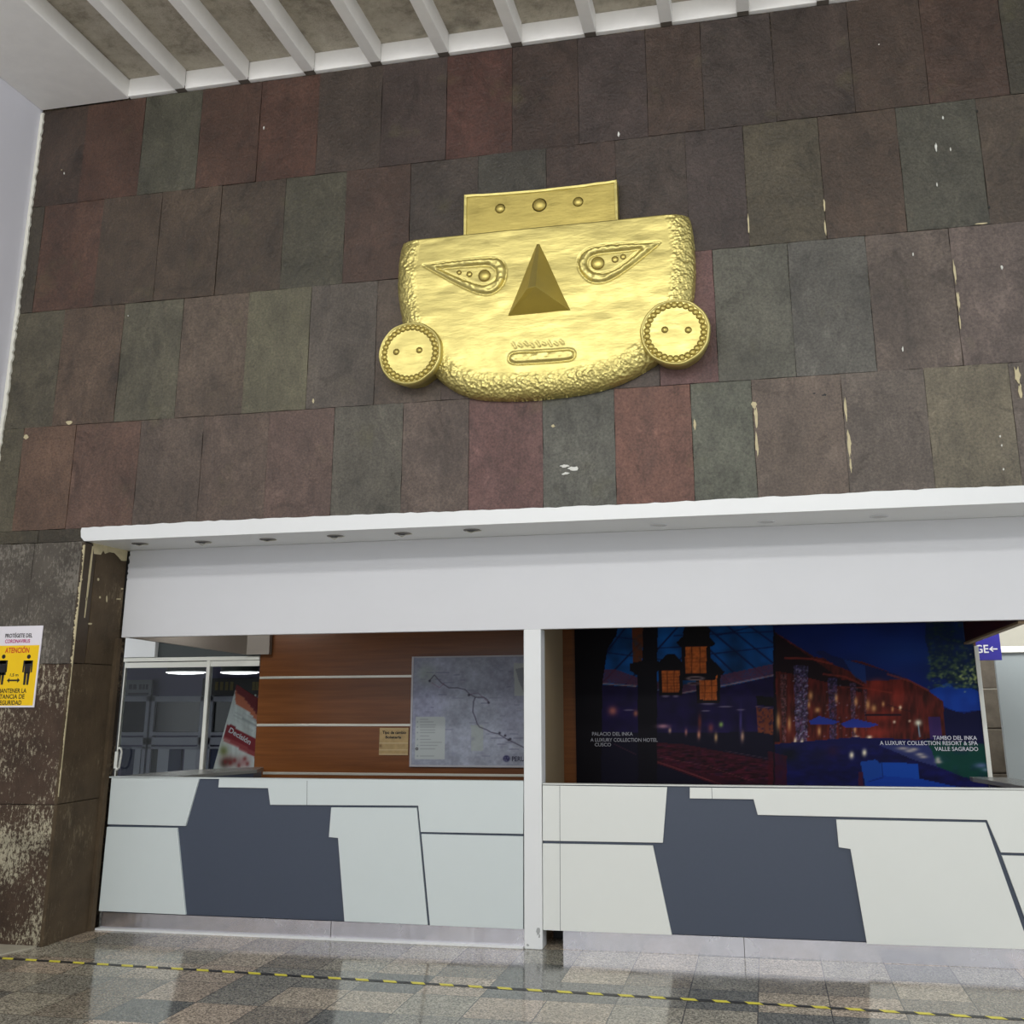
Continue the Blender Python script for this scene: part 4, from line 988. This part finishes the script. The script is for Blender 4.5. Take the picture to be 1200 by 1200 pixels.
ang = math.atan2(B3(300, 877)[2]-B3(269, 858)[2], B3(300, 877)[0]-B3(269, 858)[0])
R = Matrix(((math.cos(ang), -math.sin(ang), 0), (0, 0, -1), (math.sin(ang), math.cos(ang), 0)))
p = B3(268, 857.5); text('Decisión', p[0], YBn, p[2], .05, M_TXTW, bn, width=.27, ext=.006, rot=R, bold=.02)

# ------------------------------------------------------------ view past the right end
YR = 10.5
s = MB(); xa = pw((1166, 775), YR)[0]; z1_ = pw((1185, 765), YR)[1]
s.box(xa, 4.6, YR, YR+.05, 0, z1_)
tag(s.build('partition_board', M_BOARDG, bevel=.004), 'plain grey green partition board beyond right end of the booth', 'board')
s = MB(); s.box(xa+.02, 4.6, YR-.02, YR+.05, z1_+.002, pw((1185, 757.5), YR)[1]); tag(s.build('board_cap', M_FRAME, bevel=.003), 'pale horizontal rail along the top of the grey green board', 'rail')
s = MB(); s.box(1.4, 5, 12.5, 12.7, 0, 3.4); struct(s.build('wall_right_rear', M_CREAM))
s = MB()
(xa, za) = pw((1140, 775), 11.4); (xb, _) = pw((1170, 775), 11.4); xb2 = pw((1182, 912), 11.4)[0]
r = random.Random(5)
for (z0, z1, mi) in [(0, .9, 1), (.905, 1.33, 0), (1.335, 1.72, 0), (1.725, 2.02, 1)]:
    s.box(xa, xb2+.2, 11.4, 11.8, z0, z1, 0)
xk0, zk0 = pw((1149, 783), 11.4)
tag(s.build('rear_pillar', simple('grey_brown_stone_blocks', (98, 90, 78), .8, var=.35, scale=9, bump=.5, bscale=20), bevel=.012), 'grey brown stone block pillar seen behind the white mural edge trim', 'pillar')
YS = 10.2
sg = thing('direction_sign', 'violet blue sign reading GE with a left arrow', 'sign', (pw((1160, 762), YS)[0], YS, pw((1160, 775), YS)[1]))
(xa, za) = pw((1138, 746), YS); (xb, zb) = pw((1174.5, 773.5), YS)
s = MB(); s.box(xa, xb, YS, YS+.04, zb, za+.03); adopt(s.build('sign_board', M_PURPLE, bevel=.002), sg)
x, z = pw((1143.2, 765), YS); kk = YS/1193.
text('GE', x, YS, z, 8.2*kk, M_TXTW, sg, width=13.5*kk, ext=.002, bold=.015)
x, z = pw((1163.8, 760.6), YS); s = MB()
s.prism_y([(x+a*kk, z+b*kk) for a, b in [(-4, 0), (-.6, 2.9), (.2, 2.2), (-1.6, .6), (4.3, .6), (4.3, -.6), (-1.6, -.6), (.2, -2.2), (-.6, -2.9)]], YS-.002, YS)
adopt(s.build('arrow', M_TXTW), sg)
s = MB(); s.cyl((xa+.08, YS+.02, za+.02), (xa+.08, YS+.02, 3.3), .008, 8); s.cyl((xb-.08, YS+.02, za+.02), (xb-.08, YS+.02, 3.3), .008, 8); adopt(s.build('hanger', M_ALU), sg)
s = MB(); s.box(1.3, 5, YW+.35, 12.7, 3.3, 3.4); struct(s.build('ceiling_right_rear', M_WHITE))
area('rear_right_light', (2.6, 9.9, 3.2), (2.6, 11.8, 1.2), 1.6, .6, 60)

# ------------------------------------------------------------ mask
YK = YF-.15                       # front plane of the face
YMID = YF-.09
def k2(p, y=YMID): return pw(p, y)
outline_px = [(470.5,283.5),(466.5,300),(464.5,325),(465,348),(469,374),(476,397),(492,422),(508,439),(520,449.5),(538,459.5),(560,465.5),(600,467),(640,464.5),(680,459.5),(710,452.5),(735,443),(755,432),(772,421),(792,402),(806,373),(812.5,345),(814.5,320),(814,295),(812,272),(809,256),(806.5,251.5)]
top_px = [(802,249.6),(724.5,257.2),(638,266.3),(542,276),(474,282.3)]
cur = [k2(p) for p in outline_px]
# smooth the round part, keep the flat top
def cr_smooth(p, n=5):
    o = []
    for i in range(len(p)-1):
        p0 = np.array(p[max(i-1, 0)]); p1 = np.array(p[i]); p2 = np.array(p[i+1]); p3 = np.array(p[min(i+2, len(p)-1)])
        for k in range(n):
            t = k/n; o.append(tuple(.5*((2*p1)+(-p0+p2)*t+(2*p0-5*p1+4*p2-p3)*t*t+(-p0+3*p1-3*p2+p3)*t**3)))
    return o+[tuple(p[-1])]
side_curve = cr_smooth(cur)
top_curve = [k2(p, YK+.02) for p in top_px]
full = side_curve+top_curve
xs_ = [p[0] for p in full]; zs_ = [p[1] for p in full]
h = .0075
gx = np.arange(min(xs_)-2*h, max(xs_)+2*h, h); gz = np.arange(min(zs_)-2*h, max(zs_)+2*h, h)
X, Z = np.meshgrid(gx, gz)
ins = inpoly(X, Z, full)
dall, qx, qz = dpoly(X, Z, full, True)
dside, _, _ = dpoly(X, Z, side_curve, False)
Rr = .15; T = .14
t = np.clip(dside/Rr, 0, 1); H = T*(.22+.78*np.sqrt(np.clip(1-(1-t)**2, 0, 1)))
rim = np.clip(1-(dside-.10)/.08, 0, 1)
H = H-.007*rim*(vnoise(X*30, Z*30, 3)-.5)*1.5-.008*rim*(vnoise(X*64, Z*64, 5)-.5)
# soft dents
H = H+.008*(vnoise(X*2.2, Z*5, 11)-.5)+.004*(vnoise(X*7, Z*14, 12)-.5)
def eyes(outer, inner):
    global H
    o = [k2(p, YK) for p in outer]; i_ = [k2(p, YK) for p in inner]
    so_ = smooth_closed(o, 2); si = smooth_closed(i_, 2)
    # keep the tip sharp
    do, _, _ = dpoly(X, Z, so_); di, _, _ = dpoly(X, Z, si); io = inpoly(X, Z, so_); ii = inpoly(X, Z, si)
    ring = io & ~ii
    w = np.minimum(do, di); hh = .020*np.clip(w/.022, 0, 1)**.5
    H = H+np.where(ring, hh+.010*(vnoise(X*45, Z*45, 8)-.5), 0)
    H = H-.012*np.exp(-(do/.006)**2)-.010*np.exp(-(di/.006)**2)
def dup_tip(p): return [p[0], p[0], p[0]]+p[1:]
eyes(dup_tip([(496,310.5),(540,304),(579,300.5),(589,305),(593,315),(592,327),(586,338),(572,346),(553,341),(525,327)]),
     dup_tip([(513,314.5),(545,311.5),(572,309.5),(580,314),(582,321),(580,328),(571,334),(559,333.5),(538,325.5)]))
eyes(dup_tip([(773,283.5),(750,284.5),(714,285.7),(688,290.5),(678,301),(677,312),(682,322),(692,330.5),(708,330.6),(726,321.5),(751,302)]),
     dup_tip([(751,291),(728,293.6),(697,297),(689,301.5),(687,309),(690,316),(701,321),(718,317.5),(735,306)]))
mo_ = [k2(p, YK) for p in [(595,419),(598,413.5),(604,412),(635,410.8),(664,408.6),(671,409.5),(673.5,413.5),(672,419),(666,421.6),(635,424),(605,425.8),(597,424)]]
mo_ = smooth_closed(mo_, 2); dm, _, _ = dpoly(X, Z, mo_); im = inpoly(X, Z, mo_)
H = H+np.where(im, .012*np.clip(dm/.015, 0, 1)+.006*(vnoise(X*40, Z*40, 4)-.5), 0)-.014*np.exp(-(dm/.007)**2)
# scratched marks above the mouth
for k in range(9):
    a = k2((600+k*7.0, 401+(k % 2)*2-k*.35), YK); b = k2((604+k*7.0, 407-(k % 3)-k*.35), YK)
    d, _, _ = dseg(X, Z, a, b); H = H-.007*np.exp(-(d/.007)**2)
ex = ~ins & (dall < 1.5*h)
X2 = np.where(ex, qx, X); Z2 = np.where(ex, qz, Z); H2 = np.where(ex, .0, H)
use = ins | ex
idx = -np.ones(X.shape, int); idx[use] = np.arange(use.sum())
ysurf = YF-.002-H2
verts = list(zip(X2[use].tolist(), ysurf[use].tolist(), Z2[use].tolist()))
nzr, nxr = X.shape
q00 = idx[:-1, :-1]; q10 = idx[:-1, 1:]; q11 = idx[1:, 1:]; q01 = idx[1:, :-1]
okc = (q00 >= 0) & (q10 >= 0) & (q11 >= 0) & (q01 >= 0)
faces = np.stack([q00[okc], q10[okc], q11[okc], q01[okc]], 1).tolist()
MK = thing('gold_mask', 'large gold relief face mask with disc ears mounted on the slate wall', 'mask', (float(np.mean(xs_)), YF, float(min(zs_))))
face = mesh_obj('face', verts, faces, M_GOLD, None, True)
at = face.data.attributes.new('rim', 'FLOAT', 'POINT'); at.data.foreach_set('value', rim[use].astype(np.float32))
adopt(face, MK)
# hat plate
hat = MB(); YH_ = YF-.085
hp4 = [k2(p, YH_) for p in [(543,282),(724.5,264),(722.7,210.5),(543.7,228)]]
def lerp2(a, b, t): return (a[0]+(b[0]-a[0])*t, a[1]+(b[1]-a[1])*t)
def wavy(a, b, amp, n, seed):
    r = random.Random(seed); return [(lerp2(a, b, i/n)[0], lerp2(a, b, i/n)[1]+r.uniform(-amp, amp)) for i in range(n)]
prof = wavy(hp4[0], hp4[1], 0, 3, 1)+wavy(hp4[1], hp4[2], .001, 4, 2)+[(lerp2(hp4[2], hp4[3], i/16)[0], lerp2(hp4[2], hp4[3], i/16)[1]-.016*math.sin(PI*i/16)+random.Random(i).uniform(-.002, .002)) for i in range(16)]+wavy(hp4[3], hp4[0], .001, 4, 3)
hat.prism_y(prof, YH_+.012, YF-.001)
hobj = adopt(hat.build('forehead_plate', M_GOLDSHADE, bevel=.004), MK)
rm = MB()
cxh = sum(p[0] for p in prof)/len(prof); czh = (hp4[0][1]+hp4[2][1])/2
def insp(p):
    sx_ = (hp4[1][0]+hp4[0][0])/2; sz_ = (hp4[1][1]+hp4[2][1])/2
    w_ = abs(hp4[1][0]-hp4[0][0])/2; h_ = abs(hp4[2][1]-hp4[0][1])/2
    return (sx_+(p[0]-sx_)*(1-.022/w_), sz_+(p[1]-sz_)*(1-.022/h_))
ri = [insp(p) for p in prof]; np_ = len(prof)
vs = [(x, YH_, z) for x, z in prof]+[(x, YH_+.002, z) for x, z in ri]+[(x, YH_+.02, z) for x, z in prof]+[(x, YH_+.02, z) for x, z in ri]
fs = []
for i in range(3, np_):
    k = (i+1) % np_; fs += [(i, k, np_+k, np_+i), (i+2*np_, k+2*np_, k, i), (np_+i, np_+k, 3*np_+k, 3*np_+i)]
rm.add(vs, fs)
o = adopt(rm.build('plate_rim', M_GOLD, bevel=.003), MK)
at = o.data.attributes.new('rim', 'FLOAT', 'POINT')
for (u, v, rp) in [(585.8,243.8,5.4),(632,239.8,7.6),(677.3,236,5.4)]:
    d = MB(); x, z = k2((u, v), YH_+.005); R_ = rp*6.95/1193*1.13; d.dome((x, YH_+.014, z), R_, R_*.55); d.cyl((x, YH_+.012, z), (x, YH_+.016, z), R_*1.12, 20, mi=1)
    adopt(d.build('stud', [M_GOLDSHADE, simple('dark_gold_line', (150, 130, 66), .5, .5)], smooth=True), MK)
# eye studs
M_DG = simple('dark_gold_recess', (150, 130, 66), .5, .5)
for (u, v, rp) in [(567.5,322.8,7.2),(549.8,321,3.3),(537.8,319,2.7),(700.3,308.2,7.6),(720.6,303.8,3.8),(730.2,300.6,3.2)]:
    x, z = k2((u, v), YK); R_ = rp*6.95/1193*1.1; d = MB(); d.dome((x, YK+.004, z), R_*.92, R_*.38); d.cyl((x, YK+.006, z), (x, YK-.001, z), R_*1.02, 24, mi=1)
    adopt(d.build('pupil' if rp > 6 else 'eye_bead', [M_GOLDSHADE, M_DG], smooth=True), MK)
# nose
ns = MB()
def n3(p, y): a = pw(p, y); return Vector((a[0], y, a[1]))
ybase = YK+.02; yap = YK-.24
T0 = n3((630.5, 284.5), ybase); BL = n3((593.7, 372.5), ybase); BR = n3((670.7, 365.2), ybase); AL = n3((618.3, 337.6), yap); AR = n3((627.5, 335.5), yap)
AU = n3((623.2, 333), yap+.004)
T1 = T0+Vector((-.006, -.004, 0)); T2 = T0+Vector((.012, -.004, 0))
ns.add([T0, BL, BR, AL, AR, T1, T2], [(1, 3, 5), (4, 2, 6), (1, 2, 4, 3), (3, 4, 6, 5), (5, 0, 1), (2, 0, 6), (5, 6, 0)])
no_ = ns.build('nose', M_GOLDSHADE, bevel=.006, seg=3)
bmn = bmesh.new(); bmn.from_mesh(no_.data); bmesh.ops.recalc_face_normals(bmn, faces=bmn.faces); bmn.to_mesh(no_.data); bmn.free()
adopt(no_, MK)
# ear discs
def ear(uc, vc, rpx, nb, studs, yk, side):
    x, z = pw((uc, vc), yk); R_ = abs(pw((uc+rpx, vc), yk)[0]-pw((uc-rpx, vc), yk)[0])/2
    n = 96; d = MB(); vs = []; r = random.Random(side)
    ph = [r.uniform(0, 6) for _ in range(4)]
    def wob(a): return 1+.008*math.sin(3*a+ph[0])+.006*math.sin(7*a+ph[1])+.004*math.sin(13*a+ph[2])
    prof = [(.9, YF-.002), (.9, yk+.07), (.985, yk+.065), (1.0, yk+.035), (.985, yk+.012), (.955, yk), (.925, yk+.001), (.905, yk+.008), (.88, yk+.009), (.5, yk+.008), (.2, yk+.007)]
    for rr, yy in prof: vs += [(x+R_*rr*wob(2*PI*a/n)*math.cos(2*PI*a/n), yy, z+R_*rr*wob(2*PI*a/n)*math.sin(2*PI*a/n)) for a in range(n)]
    fs = [(j*n+a, j*n+(a+1) % n, (j+1)*n+(a+1) % n, (j+1)*n+a) for j in range(len(prof)-1) for a in range(n)]+[tuple((len(prof)-1)*n+a for a in range(n))]
    d.add(vs, fs); e = d.build('ear_disc', M_GOLD, smooth=True)
    bmn = bmesh.new(); bmn.from_mesh(e.data); bmesh.ops.recalc_face_normals(bmn, faces=bmn.faces); bmn.to_mesh(e.data); bmn.free()
    at = e.data.attributes.new('rim', 'FLOAT', 'POINT')
    adopt(e, MK)
    rb = .0225*R_/.22
    first = None
    for k in range(nb):
        a = 2*PI*k/nb+.1
        bx, bz = x+R_*.80*math.cos(a), z+R_*.80*math.sin(a)
        if first is None:
            b = MB(); b.dome((0, 0, 0), rb*.82, rb*.5, 12, 4); b.cyl((0, .001, 0), (0, -.0015, 0), rb*.94, 14, mi=1)
            first = b.build('bead', [M_GOLDSHADE, M_DG], smooth=True); bo = first
        else:
            bo = first.copy(); COL.objects.link(bo)
        bo.location = (bx, yk+.009, bz); bo.parent = e; bo.matrix_parent_inverse = (Matrix.Translation(-Vector(MK.location))).inverted() @ Matrix.Translation(-Vector(MK.location))
    for (u, v) in studs:
        sx, sz = pw((u, v), yk); b = MB(); b.dome((sx, yk+.008, sz), rb*.8, rb*.5, 12, 4); b.cyl((sx, yk+.010, sz), (sx, yk+.0065, sz), rb*1.0, 14, mi=1)
        so_ = b.build('centre_stud', [M_GOLDSHADE, M_DG], smooth=True); so_.parent = e
    return e
ear(479.6, 413, 37.2, 32, [(464,412),(491,410)], YF-.185, 1)
ear(791, 388, 41.8, 30, [(779,386),(806.5,386.3)], YF-.185, 2)

# ------------------------------------------------------------ hazard tape on the floor
a = Vector(onz((0, 1123), 0)); b = Vector(onz((1200, 1195), 0)); d = (b-a).normalized(); nrm = Vector((-d.y, d.x, 0))
s = MB(); wt = .022; L = (b-a).length; st_ = a-d*.8
tp = MB(); TL = L+2.4; zt_ = .0012
def tq(s0, s1, sh, w, z, mi): 
    p = [st_+d*s0-nrm*w, st_+d*s1-nrm*w, st_+d*(s1+sh)+nrm*w, st_+d*(s0+sh)+nrm*w]
    tp.add([(q.x, q.y, z) for q in p], [(0, 1, 2, 3)], mi)
tq(0, TL, 0, wt, zt_, 0)
s0 = .8+.03-.182*4
while s0 < TL-.2:
    tq(s0, s0+.085, -.028, wt, zt_+.0006, 1); s0 += .1825
tag(tp.build('hazard_tape', [M_TAPEK, M_YEL]), 'black and yellow hazard tape line stuck across the polished floor', 'tape')

for ob in bpy.data.objects:
    ob.select_set(False)
